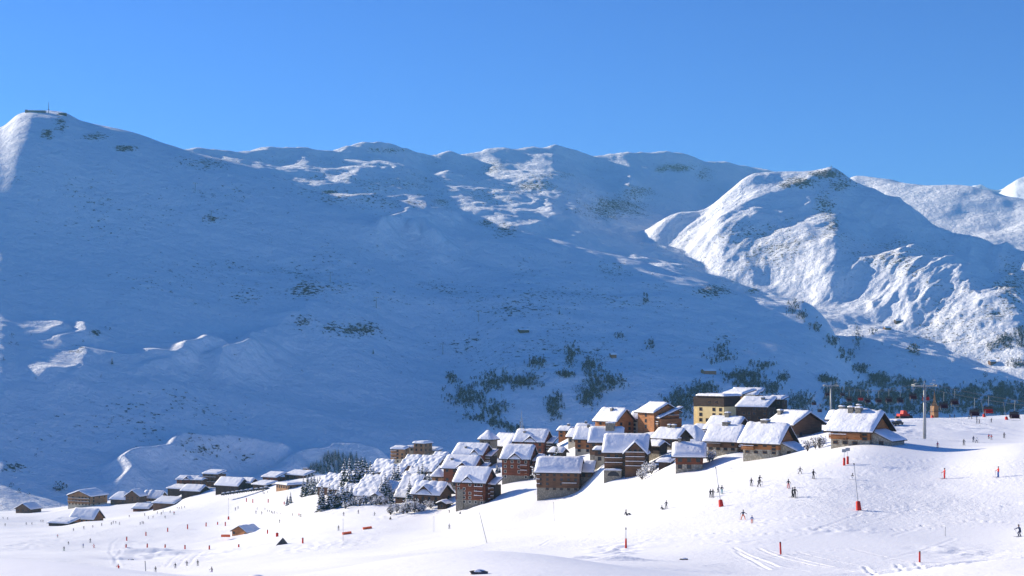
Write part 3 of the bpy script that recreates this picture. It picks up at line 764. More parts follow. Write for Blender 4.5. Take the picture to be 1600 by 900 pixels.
def leanto(h, x0, x1, y0, y1, z0, z1, wall='stone', side=True):
    """low annex whose roof falls away from the right-hand wall"""
    T = h['T']; b = MB()
    b.raw([(x0,y0,-6),(x1,y0,-6),(x1,y0,z0),(x0,y0,z1),(x0,y1,-6),(x1,y1,-6),(x1,y1,z0),(x0,y1,z1)], [(0,1,2,3),(5,4,7,6),(1,5,6,2),(3,2,6,7)])
    a = b.build('annex', M[WOODS[wall]], T)
    o = 0.6; s = (z1 - z0) / (x1 - x0)
    f = lambda x, y: z1 - s * (x - x0) + 0.12
    c = MB(); c.raw([(x0,y0-o,f(x0,0)),(x1+o,y0-o,f(x1+o,0)),(x1+o,y1+o,f(x1+o,0)),(x0,y1+o,f(x0,0)),(x0,y0-o,f(x0,0)-.15),(x1+o,y0-o,f(x1+o,0)-.15),(x1+o,y1+o,f(x1+o,0)-.15),(x0,y1+o,f(x0,0)-.15)], [(0,1,2,3),(7,6,5,4),(0,4,5,1),(1,5,6,2),(2,6,7,3)])
    r = c.build('annex_roof', M['wood_dark'], a)
    s2 = MB(); snow_field(s2, x0 + 0.02, x1 + o - 0.1, y0 - o + 0.1, y1 + o - 0.1, lambda x, y: f(x, y) + 0.004, 0.5, 17, 8, 8)
    s2.build('annex_snow', M['snow'], a, True)
    window(a, ((x0 + x1) / 2, y0, z0 * 0.5), 0.9, 0.9)

def wing(h, w=2.6, hs=0.92, d0=0.35, wall='dark', balc=3):
    """narrow stair wing with its own lower snow roof against the right-hand wall"""
    T = h['T']; y0 = h['y0'] + h['D'] * d0; y1 = h['y1'] - 0.4; x0 = h['x1'] + 0.06; x1 = x0 + w; z = h['he'] * hs
    b = MB(); b.box(x0, x1, y0, y1, -8, z - 0.26); g = b.build('stair_wing', M[WOODS[wall]], T)
    roof(g, x0 - 0.02, x1 + 0.7, y0 - 0.7, y1 + 0.5, z, z + (y1 - y0) * 0.4, 'mono', 0.5, 0.7, name='wing_roof', res=0.6)
    for k in range(balc): balcony(g, x0 + 0.2, x1 - 0.1, y0, z * (0.3 + 0.2 * k), 0.8, mat='wood_brown')
# ------------------------------------------------------------------ the village, right-hand end first
B = {}
B['A22'] = house('big orange timber chalet with two stone chimneys beside the tall chairlift tower', 1359, 697, 345, 52, 45, 38, 675, 640, 'orange', 'pale', 0.42, win=(3, 4), balc=((0.0, 0.45, 0.5), (0.25, 0.8, 0.62)), chim=((0.32, 0.42, 1.4, 1.3), (0.52, 0.42, 1.3, 1.4)), t=0.8, over=1.4)
leanto(B['A22'], B['A22']['x1'], B['A22']['x1'] + 5, B['A22']['y0'] + 1.0, B['A22']['y0'] + 9, 1.4, 3.6, 'pale')
B['A18'] = house('large brown chalet with broad dark gable behind the two orange-walled chalets', 1240, 684, 450, 30, 52, 55, 664, 641, 'brown', 'stone', 0.25, win=(2, 2), chim=((0.1, 0.3, 1.3, 1.4), (0.75, 0.75, 1.2, 1.4)), over=1.3)
B['A17'] = house('orange and stone chalet with huge snow roof and one wide chimney above the piste', 1216, 711, 395, 49, 32, 38, 694, 660, 'orange', 'pale', 0.45, win=(3, 4), balc=((0.0, 0.35, 0.45),), chim=((0.4, 0.55, 1.2, 2.0),), t=0.8, over=1.3)
leanto(B['A17'], B['A17']['x1'], B['A17']['x1'] + 5, B['A17']['y0'] + 1.5, B['A17']['y0'] + 9, 1.2, 3.2, 'pale')
B['A16'] = house('dark brown chalet with wide stone chimney left of the huge-roofed orange chalet', 1151, 706, 425, 42, 17, 35, 691, 661, 'brown', 'pale', 0.4, win=(2, 4), balc=((0.05, 0.5, 0.5),), chim=((0.45, 0.55, 1.2, 1.9),), over=1.2)
B['A15'] = house('low red-brown chalet on pale stone base, small chimney at its left roof end', 1098, 735, 415, 42, -11, 8, 714, 690, 'red', 'pale', 0.45, win=(2, 3), chim=((0.14, 0.5, 1.3, 0.9),), over=1.2, t=0.8, down=8)
B['A16b'] = house('snow roof with chimney directly behind the dark brown chalet, its low dark walls barely showing', 1150, 684, 470, 42, 26, 40, 672, 650, 'dark', 'stone', 0.3, win=(1, 2), chim=((0.5, 0.5, 1.2, 1.5),))
B['A14'] = house('wide white hip-roofed house between the orange hotel and the dark chalet', 1090, 700, 530, 40, 24, 30, 690, 664, 'brown', 'stone', 0.3, hip=0.3, win=(1, 2), t=0.9)
B['A13'] = house('dark gabled chalet in shade below the orange hotel with two roof vents', 1058, 702, 500, 34, 24, 40, 686, 668, 'dark', 'stone', 0.2, axis='x', win=(2, 2), chim=((0.4, 0.5, 1.0, 1.0), (0.6, 0.5, 1.0, 1.2)))
B['A13b'] = house('small dark chalet with a pale gable edge just right of the tall balconied block', 1030, 712, 480, 16, 14, 45, 697, 687, 'dark', 'stone', 0.2, win=(1, 2))
# cream and dark apartment blocks at the top
B['A19'] = house('cream apartment block with two dark brown top floors and flat snow roof', 1131, 662, 560, 36, 12, 48, 619, 611, 'cream', 'cream', 0.0, axis='flat', win=(5, 4), t=0.9, over=0.6, cat='apartment block', name='apartment_block', ww=(1.2, 1.3), sidewin=False)
h = B['A19']; m_ = MB(); m_.box(h['x0'] - 0.15, h['x1'] + 0.15, h['y0'] - 0.15, h['y1'] + 0.15, h['he'] * 0.62, h['he'] - 0.3); m_.build('dark_cladding', M['wood_dark'], h['T'])
for i_ in (0.45, 0.72): window(h['T'], (h['x0'] + h['W'] * i_, h['y0'] - 0.15, h['he'] * 0.78), 0.8, 0.9)
m_ = MB(); m_.box(h['x0'] - 3.0, h['x0'] - 0.1, h['y0'] + 1.2, h['y1'] - 1, -8, h['he'] * 0.6); m_.box(h['x0'] - 3.1, h['x0'] - 0.2, h['y0'] + 1.1, h['y1'] - 0.9, h['he'] * 0.6 + 0.003, h['he'] - 0.4, 1); m_.build('side_wing', [M['cream'], M['wood_dark']], h['T'])
B['A20'] = house('tall cream apartment tower with brick-red edge behind the dark clad block', 1160, 655, 575, 26, 20, 50, 616, 606, 'cream', 'cream', 0.0, axis='mono', win=(5, 2), t=0.8, over=0.5, cat='apartment block', name='apartment_block', sidewin=False)
h = B['A20']; m_ = MB(); m_.box(h['x0'] - 0.3, h['x0'] + 1.2, h['y0'] - 0.35, h['y1'] - 0.5, -4, h['he'] + 0.5); m_.build('brick_edge', M['wood_tan'], h['T'])
m_ = MB(); m_.box(h['x0'] + h['W'] * 0.45, h['x1'] + 0.12, h['y0'] - 0.25, h['y0'] + 1.0, h['he'] * 0.45, h['he'] - 0.3); m_.build('dark_cladding', M['wood_tan'], h['T'])
B['A20b'] = house('long stepped apartment block whose white roof rises highest in the village', 1180, 652, 600, 42, 12, 30, 617, 604, 'tan', 'cream', 0.5, axis='mono', win=(3, 4), t=0.9, over=0.6, cat='apartment block', name='apartment_block', step=2, sidewin=False)
B['A21'] = house('near black timber-clad apartment block with a wide sloping snow roof', 1199, 664, 540, 45, 20, 28, 636, 618, 'dark', 'dark', 0.0, axis='mono', win=(4, 6), t=0.9, over=0.5, cat='apartment block', name='apartment_block', chim=((0.7, 0.6, 1.0, 1.2),), sidewin=True)
B['A21b'] = house('dark rear wing of the black apartment block, closest to the wooded valley', 1222, 658, 580, 22, 12, 30, 624, 617, 'dark', 'dark', 0.0, axis='mono', win=(3, 2), t=0.8, over=0.5, cat='apartment block', name='apartment_block')
B['A12'] = house('orange timber hotel wing with gable, left part of the large hotel', 964, 682, 570, 32, 28, 48, 659, 637, 'orange', 'orange', 0.0, win=(3, 2), chim=((0.5, 0.35, 1.1, 1.0), (0.95, 0.75, 1.0, 1.0)), cat='hotel', name='hotel', over=1.0)
B['A12b'] = house('beige rendered middle section of the orange hotel with small square windows', 1014, 680, 575, 26, 10, 25, 655, 642, 'beige', 'beige', 0.0, win=(4, 3), cat='hotel', name='hotel', over=1.0, chim=((0.3, 0.4, 1.0, 1.0),), ww=(0.9, 0.9))
B['A12c'] = house('tall orange-walled hotel wing with balconies on its right edge, nearest the cream block', 1022, 672, 560, 22, 42, 60, 645, 628, 'orange', 'orange', 0.0, win=(3, 1), cat='hotel', name='hotel', over=1.1, sbalc=2)
# centre
B['A8'] = house('tall brown block with front gable full of balconies beside a stone arch', 1009, 744, 470, 64, 3, 12, 708, 677, 'brown', 'stone', 0.3, win=(3, 5), balc=((0.02, 0.45, 0.45), (0.02, 0.45, 0.66)), dormer=None, t=0.9, cat='apartment block', name='apartment_block', over=0.9, down=8)
h = B['A8']; hw = h['W']
gx0, gx1 = h['x0'] + hw * 0.53, h['x1'] + 0.2; gy0 = h['y0'] - 2.6; gz = h['he'] * 1.0
m_ = MB(); gable_walls(m_, gx0, gx1, gy0, h['y0'] + 4, -8, gz, gz + 3.6, 'y'); g_ = m_.build('gable_wing', M['wood_brown'], h['T'])
roof(g_, gx0 - 0.9, gx1 + 0.9, gy0 - 0.9, h['y0'] + 5.5, gz - 0.3, gz + 3.9, 'y', 0.5, 0.7, name='gable_roof', res=0.6)
for k_ in range(4): balcony(g_, gx0 + 0.2, gx1 - 0.2, gy0, gz * (0.34 + 0.2 * k_), 0.9)
for k_ in range(4):
    for q_ in (0.25, 0.5, 0.75): window(g_, (gx0 + (gx1 - gx0) * q_, gy0, gz * (0.34 + 0.2 * k_) + 1.2), 0.9, 1.3)
m_ = MB(); aw = hw * 0.42; ax0 = h['x0'] + 0.3; arc = [(-1.0, 0.0)] + [(math.cos(math.pi - math.pi * q / 8), math.sin(math.pi * q / 8)) for q in range(9)] + [(1.0, 0.0)]
m_.box(ax0, ax0 + aw, h['y0'] - 3.0, h['y0'] - 0.1, -6, h['he'] * 0.26)
ap = m_.build('arcade', M['stone'], h['T'])
m_ = MB(); m_.face([(ax0 + aw * 0.55 + 2.0 * a_, h['y0'] - 3.05, 0.1 + 1.6 * b_) for a_, b_ in arc[1:-1]]); m_.build('arch', M['black'], ap)  # flat black face painted in for the shade inside the arch
m_ = MB(); snow_field(m_, ax0 + 0.05, ax0 + aw - 0.05, h['y0'] - 2.95, h['y0'] - 0.1, lambda x, y: h['he'] * 0.26 + 0.004, 0.5, 5, 14, 4); m_.build('snow_cover', M['snow'], ap, True)
B['A9'] = house('brown block with plain snow roof behind the balconied centre block, big boxy chimney on top', 970, 716, 515, 48, 6, 12, 692, 666, 'brown', 'stone', 0.2, win=(3, 4), chim=((0.62, 0.45, 2.0, 3.2),), cat='apartment block', name='apartment_block', t=0.9)
B['A9b'] = house('narrow brown wing with a small snow roof left of the balconied centre block', 944, 722, 495, 14, 6, 20, 703, 697, 'brown', 'beige', 0.5, win=(2, 1), t=0.6)
B['A10'] = house('tan chalet between the snowy village trees and the brown centre blocks', 925, 708, 560, 26, 12, 25, 687, 664, 'orange', 'beige', 0.3, win=(3, 2), chim=((0.6, 0.5, 1.0, 1.0),))
B['A10b'] = house('small beige chalet under the white roofs left of the tan chalet', 903, 694, 585, 15, 12, 35, 683, 669, 'beige', 'beige', 0.0, win=(1, 2))
B['A11'] = house('little orange chalet at the back edge of the village above the snowy trees', 890, 684, 630, 17, 8, 30, 673, 665, 'orange', 'orange', 0.0, win=(2, 2), chim=((0.7, 0.5, 0.9, 0.9),))
B['A11b'] = house('low snow-roofed house behind the little orange chalet, next to the hotel', 925, 680, 640, 24, 6, 20, 670, 661, 'brown', 'brown', 0.0, win=(1, 2), chim=((0.5, 0.5, 0.9, 0.9),))
B['A7'] = house('long brown block with a two-part pillowy snow roof and balconies at its left end', 905, 768, 488, 66, 3, 10, 739, 713, 'brown', 'stone', 0.18, win=(4, 6), t=1.1, cat='apartment block', name='apartment_block', balc=((0.0, 0.08, 0.25), (0.0, 0.08, 0.5), (0.0, 0.08, 0.75), (0.6, 0.95, 0.3)), ww=(0.9, 0.9))
B['A7b'] = house('low annex with flat bluish snow roof beside the long brown block', 925, 748, 492, 17, 3, 15, 738, 718, 'brown', 'stone', 0.3, axis='mono', win=(1, 2), t=0.6)
B['A6'] = house('red-brown block standing alone right of the steep snow bank, small front gable', 827, 750, 540, 43, 8, 22, 718, 694, 'red', 'stone', 0.2, win=(4, 4), palewin=True, dormer=(0.5, 5.5, 2.4), t=0.9, cat='apartment block', name='apartment_block', balc=((0.7, 0.95, 0.35), (0.7, 0.95, 0.6)), sbalc=3, ww=(0.8, 0.9))
B['A1'] = house('red-brown block nearest the piste with grey stone corner and pale frames painted for lit-looking windows', 757, 789, 520, 46, 13, 25, 755, 729, 'red', 'stone', 0.2, win=(5, 5), palewin=True, dormer=(0.44, 5.0, 2.4), t=0.9, cat='apartment block', name='apartment_block', balc=((0.68, 0.97, 0.3), (0.68, 0.97, 0.5), (0.68, 0.97, 0.72)), sbalc=4, ww=(0.8, 0.9), down=8, over=1.1)
h = B['A1']; m_ = MB(); m_.box(h['x0'] + 0.6, h['x0'] + h['W'] * 0.27, h['y0'] - 0.35, h['y0'] + 2, -6, h['he'] * 0.68); m_.build('stone_corner', M['stone'], h['T'])
B['A2'] = house('red-brown block behind and left of the nearest block, long dimpled snow roof', 739, 762, 570, 47, 10, 25, 733, 711, 'red', 'stone', 0.25, win=(4, 4), dormer=(0.66, 6.0, 2.6), t=0.9, cat='apartment block', name='apartment_block', chim=((0.2, 0.25, 0.9, 0.9),), over=1.1)
B['A3'] = house('upper red-brown block in the row of four, hollowed snow roof with little dormers', 753, 736, 620, 44, 10, 25, 711, 692, 'red', 'stone', 0.2, win=(3, 4), dormer=(0.75, 4.0, 2.4), t=0.9, cat='apartment block', name='apartment_block', chim=((0.35, 0.2, 0.9, 0.9),), over=1.1)
B['A5'] = house('dark red block at the top of the village row with two dormers and shaded front', 849, 716, 610, 44, 9, 22, 691, 670, 'red', 'stone', 0.2, win=(3, 4), dormer=(0.55, 6.0, 2.6), t=0.9, cat='apartment block', name='apartment_block', chim=((0.25, 0.3, 0.9, 0.9), (0.75, 0.75, 0.9, 0.9)), over=1.1)
B['A4'] = house('square tower with a steep snow-covered pyramid roof rising over the village', 769, 712, 640, 20, 8, 28, 687, 672, 'stone', 'stone', 0.0, axis='pyr', win=(2, 2), t=0.4, cat='tower', name='tower')
h = B['A4']
B['A4b'] = house('dark barn-like hall with a long roof ridge joined behind the pyramid-roofed tower', 795, 722, 650, 28, 24, 45, 698, 677, 'dark', 'dark', 0.0, win=(1, 2), t=0.8, cat='hall', name='hall', over=0.6)
# beige apartment building behind
B['G1'] = house('small beige apartment block with wooden balconies at the far edge of the village, left end', 632, 724, 900, 22, 6, 20, 702, 696, 'tan', 'beige', 0.3, axis='mono', win=(4, 3), t=1.3, cat='apartment block', name='apartment_block', balc=((0.0, 0.45, 0.3), (0.0, 0.45, 0.55), (0.0, 0.45, 0.8)), over=0.5)
B['G2'] = house('rounded beige mid section between the balconied beige block and the orange-sided one', 646, 720, 910, 12, 5, 20, 699, 695, 'beige', 'beige', 0.0, axis='flat', win=(3, 2), t=1.2, cat='apartment block', name='apartment_block', over=0.5)
B['G3'] = house('orange-sided beige block with thick snow slabs stacked at its right', 662, 714, 905, 16, 12, 30, 693, 690, 'tan', 'beige', 0.2, axis='flat', win=(3, 2), t=1.4, cat='apartment block', name='apartment_block', over=0.8)
B['G4'] = house('low white slab-roofed block stepping down right of the beige flats', 683, 716, 915, 18, 6, 20, 704, 699, 'beige', 'beige', 0.0, axis='mono', win=(1, 2), t=1.5, cat='apartment block', name='apartment_block', over=0.8)
# terraced lodges with stepped roofs
LG = 'stepped snow-roofed lodges in the terraced quarter'
def lodge(label, u0, u1, v0, v1, Y, yaw=32, wall='brown', side=0.25, pil=(4.0, 3.2), rows=4, basef=0.0, hgt=5, axis='mono', step=True):
    w = u1 - u0; ws = w * side; vb = v1 + hgt
    return house(label, u1 - ws, vb, Y, w - ws, ws, yaw, v1, v0, wall, 'dark', basef, axis=axis, step=rows if step else None, win=(1, max(2, int(w / 12))), t=0.8, pillow=pil, over=0.7, name='lodge', cat='lodge', group=LG, res=0.55, sidewin=False)
lodge('stepped lodge with dark triangular side wall, upper left of the terraced quarter beside the conifers', 574, 609, 718, 738, 760)
lodge('stepped lodge with two snow steps just below the upper left lodge', 591, 629, 726, 748, 720)
lodge('stepped lodge directly below the beige apartment blocks', 625, 654, 711, 728, 790)
lodge('long stepped lodge running down right of the one below the beige flats', 643, 686, 713, 737, 750, rows=5)
lodge('small stepped lodge topmost against the shaded slope, left of the red-brown blocks', 671, 696, 706, 719, 810, rows=2)
lodge('stepped lodge with a reddish lower wall in the middle of the terraced quarter', 629, 662, 731, 748, 690, wall='red', hgt=9)
lodge('stepped lodge tumbling down between the snowy conifers and the big gabled lodge', 616, 652, 742, 778, 610, rows=7, side=0.18)
lodge('leftmost cascade of pillow roofs beside the cluster of tall snowy conifers', 494, 528, 741, 762, 680, rows=5, side=0.12, pil=(3.2, 2.6))
lodge('second cascade of pillow roofs, dark gap beneath its lowest step', 512, 552, 738, 766, 660, rows=7, side=0.12, pil=(3.2, 2.6))
lodge('upper pillow-roofed cascade in the middle of the left terraces', 530, 572, 736, 762, 690, rows=7, side=0.12, pil=(3.2, 2.6))
lodge('pillow-roofed cascade ending at the small snowy porch', 548, 592, 744, 776, 625, rows=8, side=0.14, pil=(3.4, 2.8), wall='dark')
B['T10'] = house('small hip-roofed hut with steep white roof left of the nearest red-brown block', 690, 756, 590, 15, 4, 20, 745, 731, 'tan', 'tan', 0.0, axis='pyr', win=(1, 1), t=0.6, cat='hut', name='hut')
B['T9'] = house('big brown lodge with snowy front gable at the foot of the stepped lodges', 686, 786, 555, 42, 16, 30, 774, 754, 'brown', 'dark', 0.25, win=(1, 4), dormer=(0.45, 8.5, 3.6), t=0.8, cat='lodge', name='lodge', group=LG, pillow=(4, 3.2), step=None, res=0.55, over=1.2)
B['T9b'] = house('little snow-capped porch at the low right corner of the big gabled lodge', 697, 796, 545, 14, 6, 35, 787, 781, 'dark', 'dark', 0.0, axis='y', win=(1, 1), t=0.6, cat='porch', name='porch', over=0.6)
B['T7b'] = house('small snowy porch in front of the lowest pillow-roofed cascade', 592, 786, 600, 12, 5, 30, 775, 769, 'pale', 'pale', 0.0, axis='y', win=(1, 1), t=0.6, cat='porch', name='porch', over=0.4)
# the lower village on the left
B['L1'] = house('long flat-roofed beige hall left of the tall snowy conifers', 449, 766, 830, 22, 28, 50, 758, 753, 'tan', 'stone', 0.0, axis='flat', win=(1, 5), t=1.2, cat='hall', name='hall', over=0.4)
B['L1b'] = house('low white-roofed wing behind the flat beige hall', 476, 750, 900, 34, 10, 30, 743, 735, 'brown', 'brown', 0.0, axis='mono', win=(1, 3), t=1.0, cat='hall', name='hall', over=0.4)
B['L1c'] = house('tiny square tan lift hut behind the flat beige hall', 480, 740, 920, 7, 2, 20, 732, 731, 'tan', 'tan', 0.0, axis='flat', win=(1, 1), t=0.3, cat='hut', name='hut', over=0.2)
B['L2'] = house('brown chalet with clean white roof on the left of the flat beige hall', 432, 753, 900, 24, 10, 30, 746, 737, 'red', 'brown', 0.2, axis='mono', win=(1, 3), t=1.0)
B['L3'] = house('long dark house with a broad pale roof above the row of parked cars', 372, 768, 900, 40, 12, 30, 760, 746, 'dark', 'dark', 0.0, win=(1, 4), t=1.0)
B['L3b'] = house('dark house with white roof next to the parked cars, right of the long dark one', 392, 762, 905, 18, 8, 30, 755, 746, 'dark', 'dark', 0.0, win=(1, 2), t=0.9)
B['L3c'] = house('low snow-covered garage roof at the right end of the parked cars', 416, 763, 880, 24, 10, 35, 758, 751, 'dark', 'dark', 0.0, axis='mono', win=(0, 0), t=0.9)
B['L4'] = house('brown five storey block with a rounded snow roof in the lower left village', 340, 763, 950, 26, 8, 25, 741, 734, 'brown', 'brown', 0.0, axis='mono', win=(5, 4), t=1.2, cat='apartment block', name='apartment_block', balc=((0.05, 0.95, 0.35), (0.05, 0.95, 0.7)), over=0.5)
B['L5'] = house('brown apartment block with small gables left of the rounded-roof block', 308, 757, 970, 34, 6, 15, 750, 743, 'red', 'brown', 0.0, win=(2, 5), t=0.9, dormer=(0.5, 5, 2.2), cat='apartment block', name='apartment_block')
B['L5b'] = house('narrow dark brown house squeezed between the two brown blocks', 316, 762, 945, 12, 4, 20, 750, 746, 'brown', 'brown', 0.0, win=(3, 2), t=0.8)
B['L6'] = house('black-walled barn with one big white roof slope at the edge of the lower piste', 312, 776, 930, 32, 10, 25, 768, 757, 'dark', 'dark', 0.0, win=(1, 2), t=1.0)
B['L6b'] = house('low snow-roofed shed behind the black-walled barn', 285, 770, 960, 26, 8, 25, 764, 757, 'dark', 'dark', 0.0, axis='mono', win=(1, 2), t=0.9)
B['L7'] = house('low house with long ribbed snow roof right of the two small gabled chalets', 250, 782, 1010, 30, 4, 15, 779, 767, 'tan', 'tan', 0.0, win=(1, 6), t=0.9, pillow=(3.5, 30))
B['L7b'] = house('brown gabled chalet with a steep white roof joined to the ribbed-roof house', 218, 784, 1000, 24, 4, 20, 776, 765, 'brown', 'brown', 0.0, axis='y', win=(2, 3), t=0.9)
B['L8'] = house('brown chalet with round-shouldered snow roof next to the lower hotel', 196, 787, 1005, 26, 5, 20, 781, 768, 'brown', 'brown', 0.0, hip=0.3, win=(1, 3), t=1.1)
B['L9'] = house('three storey tan hotel with a wide snowy gable at the left of the lower village', 142, 791, 1010, 42, 16, 25, 776, 766, 'tan', 'beige', 0.2, axis='y', win=(3, 7), t=1.0, cat='hotel', name='hotel', balc=((0.03, 0.97, 0.33), (0.03, 0.97, 0.64)))
B['L10'] = house('small cottage with low white roof at the far left edge of the village', 48, 801, 1020, 28, 6, 25, 796, 786, 'brown', 'brown', 0.0, axis='y', win=(1, 3), t=0.8)
B['L11'] = house('orange-brown barn with a very large smooth snow roof beside the left piste', 146, 818, 880, 40, 8, 18, 812, 794, 'orange', 'stone', 0.3, win=(1, 5), t=1.1, balc=(), over=1.0)
B['L11b'] = house('dark stone porch with snow-laden roof at the left end of the orange barn', 106, 824, 860, 34, 6, 20, 818, 809, 'dark', 'dark', 0.0, axis='mono', win=(0, 0), t=1.0, cat='porch', name='porch')
B['L12'] = house('red-edged chalet almost buried in snow on the left piste side', 232, 798, 950, 26, 6, 15, 795, 786, 'red', 'red', 0.0, win=(1, 3), t=1.0)
B['L13'] = house('low barn with a brown roof edge half buried at the piste edge', 272, 790, 930, 36, 6, 20, 787, 776, 'brown', 'brown', 0.0, axis='mono', win=(0, 0), t=1.0)
# the lone hut on the piste
B['H1'] = house('lone wooden ski hut standing on the piste with blue-white roof and glowing orange gable', 386, 839, 640, 28, 13, 40, 832, 822, 'orange', 'orange', 0.0, axis='y', win=(1, 4), t=0.3, cat='hut', name='hut', over=0.7, res=0.5)
B['R1'] = house('small snow-buried chalet behind the big orange chalet, left of its chimneys', 1318, 668, 440, 20, 10, 40, 656, 634, 'brown', 'stone', 0.0, win=(1, 1), chim=((0.7, 0.5, 1.3, 1.4),))
B['R2'] = house('white-roofed stone hut with a chimney behind the ridge of the big orange chalet', 1352, 662, 470, 20, 8, 40, 652, 634, 'stone', 'stone', 0.0, win=(1, 1), chim=((0.4, 0.5, 1.0, 1.2),))

for k_ in ('A1', 'A2', 'A3', 'A5', 'A6'): wing(B[k_])
wing(B['A12c'], 2.2, 0.7, 0.1, 'orange', 2); wing(B['A16'], 3.0, 0.6, 0.2, 'brown', 1)
lodge('small stepped lodge half hidden by the snowy conifers at the foot of the left terraces', 524, 558, 757, 774, 640, rows=4, side=0.12, pil=(3.2, 2.6), wall='dark')
lodge('stepped lodge in the dip between the pillow-roofed cascades and the mid-village conifers', 586, 620, 752, 770, 645, rows=4, side=0.2, pil=(3.2, 2.6))
lodge('low stepped lodge squeezed right of the reddish-walled lodge', 655, 684, 742, 757, 660, rows=3, side=0.2)
B['F1'] = house('low brown house on the lane between the pyramid tower and the long brown block', 846, 738, 560, 20, 6, 20, 730, 720, 'brown', 'stone', 0.2, win=(1, 2), t=0.8)
B['F2'] = house('small dark chalet behind the snow-covered trees at the heart of the village', 878, 716, 560, 18, 7, 30, 707, 698, 'dark', 'dark', 0.0, win=(1, 2), t=0.8)
B['F3'] = house('low white-roofed garage between the balconied centre block and the low red-brown chalet', 1046, 728, 450, 16, 5, 25, 722, 716, 'dark', 'stone', 0.0, axis='mono', win=(0, 0), t=0.7, cat='garage', name='garage')
B['F4'] = house('white-roofed house right behind the wide hip-roofed one beneath the cream block', 1112, 684, 545, 26, 8, 30, 674, 662, 'brown', 'stone', 0.2, win=(1, 2), t=0.8)
# ------------------------------------------------------------------ placing things on the ground
_VN = VH - ZN / YN * F
def at_near(u, v, ymin=180):
    """the point of the near slope seen at (u, v), past the foreground drifts"""
    i = int(np.argmin(np.abs(un - u)))
    vis = np.where((Yn > ymin) & (_VN[i] <= v))[0]
    j = int(vis[0]) if len(vis) else int(np.argmin(np.where(Yn > ymin, _VN[i], 1e9)))
    y = float(Yn[j]); return ((u - 800) / F * y, y, float(ZN[i, j]))
def ground(x, y): return float(near_z(np.array([x]), np.array([y]))[0])
def dup(root, loc, rz=0.0, label=None, group=None, sc=1.0):
    r = root.copy(); COL.objects.link(r); r.location = loc; r.rotation_euler = (0, 0, rz); r.scale = (sc, sc, sc)
    if label: r['label'] = label
    if group: r['group'] = group
    for ch in list(root.children):
        c = ch.copy(); COL.objects.link(c); c.parent = r
        for g in ch.children:
            d = g.copy(); COL.objects.link(d); d.parent = c
    return r
# ------------------------------------------------------------------ trees
def conifer(seed, h=10.0, rw=2.3, snowy=0.6):
    rnd = random.Random(seed); T = empty('conifer', (0, 0, 0))
    m = MB(); m.tube([(0, 0, -1), (0, 0, h * 0.5), (0, 0, h * 0.97)], [0.2, 0.13, 0.03], 6); m.build('trunk', M['bark'], T)
    c = MB(); s = MB(); lv = 15
    for k in range(lv):
        t = k / (lv - 1); z = h * (0.1 + 0.88 * t); r = rw * (1 - t) ** 0.85 + 0.12
        n = 9 if t < 0.6 else 6
        for q in range(n):
            a = 2 * math.pi * (q + rnd.random() * 0.8) / n + k; rr = r * rnd.uniform(0.6, 1.12); dz = -rr * rnd.uniform(0.25, 0.5); w = rr * rnd.uniform(0.24, 0.36) + 0.12
            ca, sa = math.cos(a), math.sin(a)
            p0 = (0.05 * ca, 0.05 * sa, z); tip = (rr * ca, rr * sa, z + dz)
            m1 = (rr * .6 * ca - w * sa, rr * .6 * sa + w * ca, z + dz * .55 - 0.12); m2 = (rr * .6 * ca + w * sa, rr * .6 * sa - w * ca, z + dz * .55 - 0.12); mm = (rr * .55 * ca, rr * .55 * sa, z + dz * .4 + 0.1)
            c.face([p0, m2, tip, mm]); c.face([p0, mm, tip, m1])
            if rnd.random() < snowy:
                up = 0.1; f = rnd.uniform(0.55, 0.85)
                def sc(p, g): return (mm[0] + (p[0] - mm[0]) * g, mm[1] + (p[1] - mm[1]) * g, mm[2] + (p[2] - mm[2]) * g + up)
                top = (mm[0], mm[1], mm[2] + up + 0.14)
                ring = [sc(p0, f), sc(m2, f), sc(tip, f * 1.1), sc(m1, f)]
                for i in range(4): s.face([ring[i], ring[(i + 1) % 4], top])
    cr = c.build('crown', M['needles'], T); s.build('snow_load', M['snow'], cr)
    return T
def leafless(seed, h=5.0, w=2.3, snowy=True):
    rnd = random.Random(seed); T = empty('snowy_tree', (0, 0, 0))
    m = MB(); m.tube([(0, 0, -0.6), (0.1, 0, h * 0.35), (0, 0.1, h * 0.7)], [0.13, 0.09, 0.03], 5); m.build('trunk', M['bark'], T)
    c = MB(); s = MB()
    for i in range(110):
        a = rnd.uniform(0, 6.28); z0 = h * rnd.uniform(0.02, 0.45); r = w * rnd.uniform(0.4, 1.1); z1 = min(h, z0 + rnd.uniform(0.3, 0.6) * h)
        p = Vector((0.1 * math.cos(a), 0.1 * math.sin(a), z0)); q = Vector((r * math.cos(a), r * math.sin(a), z1)); b = Vector((-math.sin(a), math.cos(a), 0.2)) * 0.09
        c.face([p - b, p + b, q])
        for j in range(3):
            o = p.lerp(q, rnd.uniform(0.45, 1.0)) + Vector([rnd.gauss(0, 0.22) for _ in range(3)])
            d = [o + Vector([rnd.gauss(0, 0.27) for _ in range(3)]) for _ in range(3)]
            (s if rnd.random() < 0.74 else c).face(d)
    cr = c.build('crown', M['bark'], T); s.build('snow_load', M['snow'], cr)
    return T
con = [conifer(i, 10.0, 2.3 + 0.3 * (i % 2), 0.45 + 0.1 * i) for i in range(4)]
lea = [leafless(20 + i) for i in range(3)]
for o in con + lea: tag(o, 'x y z w', 'tree')
used = set()
def plant(protos, k, loc, label, group, h, base):
    p = protos[k % len(protos)]; sc = h / base
    if p.name not in used:
        used.add(p.name); p.location = loc; p.rotation_euler = (0, 0, random.uniform(0, 6)); p.scale = (sc, sc, sc); p['label'] = label
        if group: p['group'] = group
        return p
    return dup(p, loc, random.uniform(0, 6), label, group, sc)
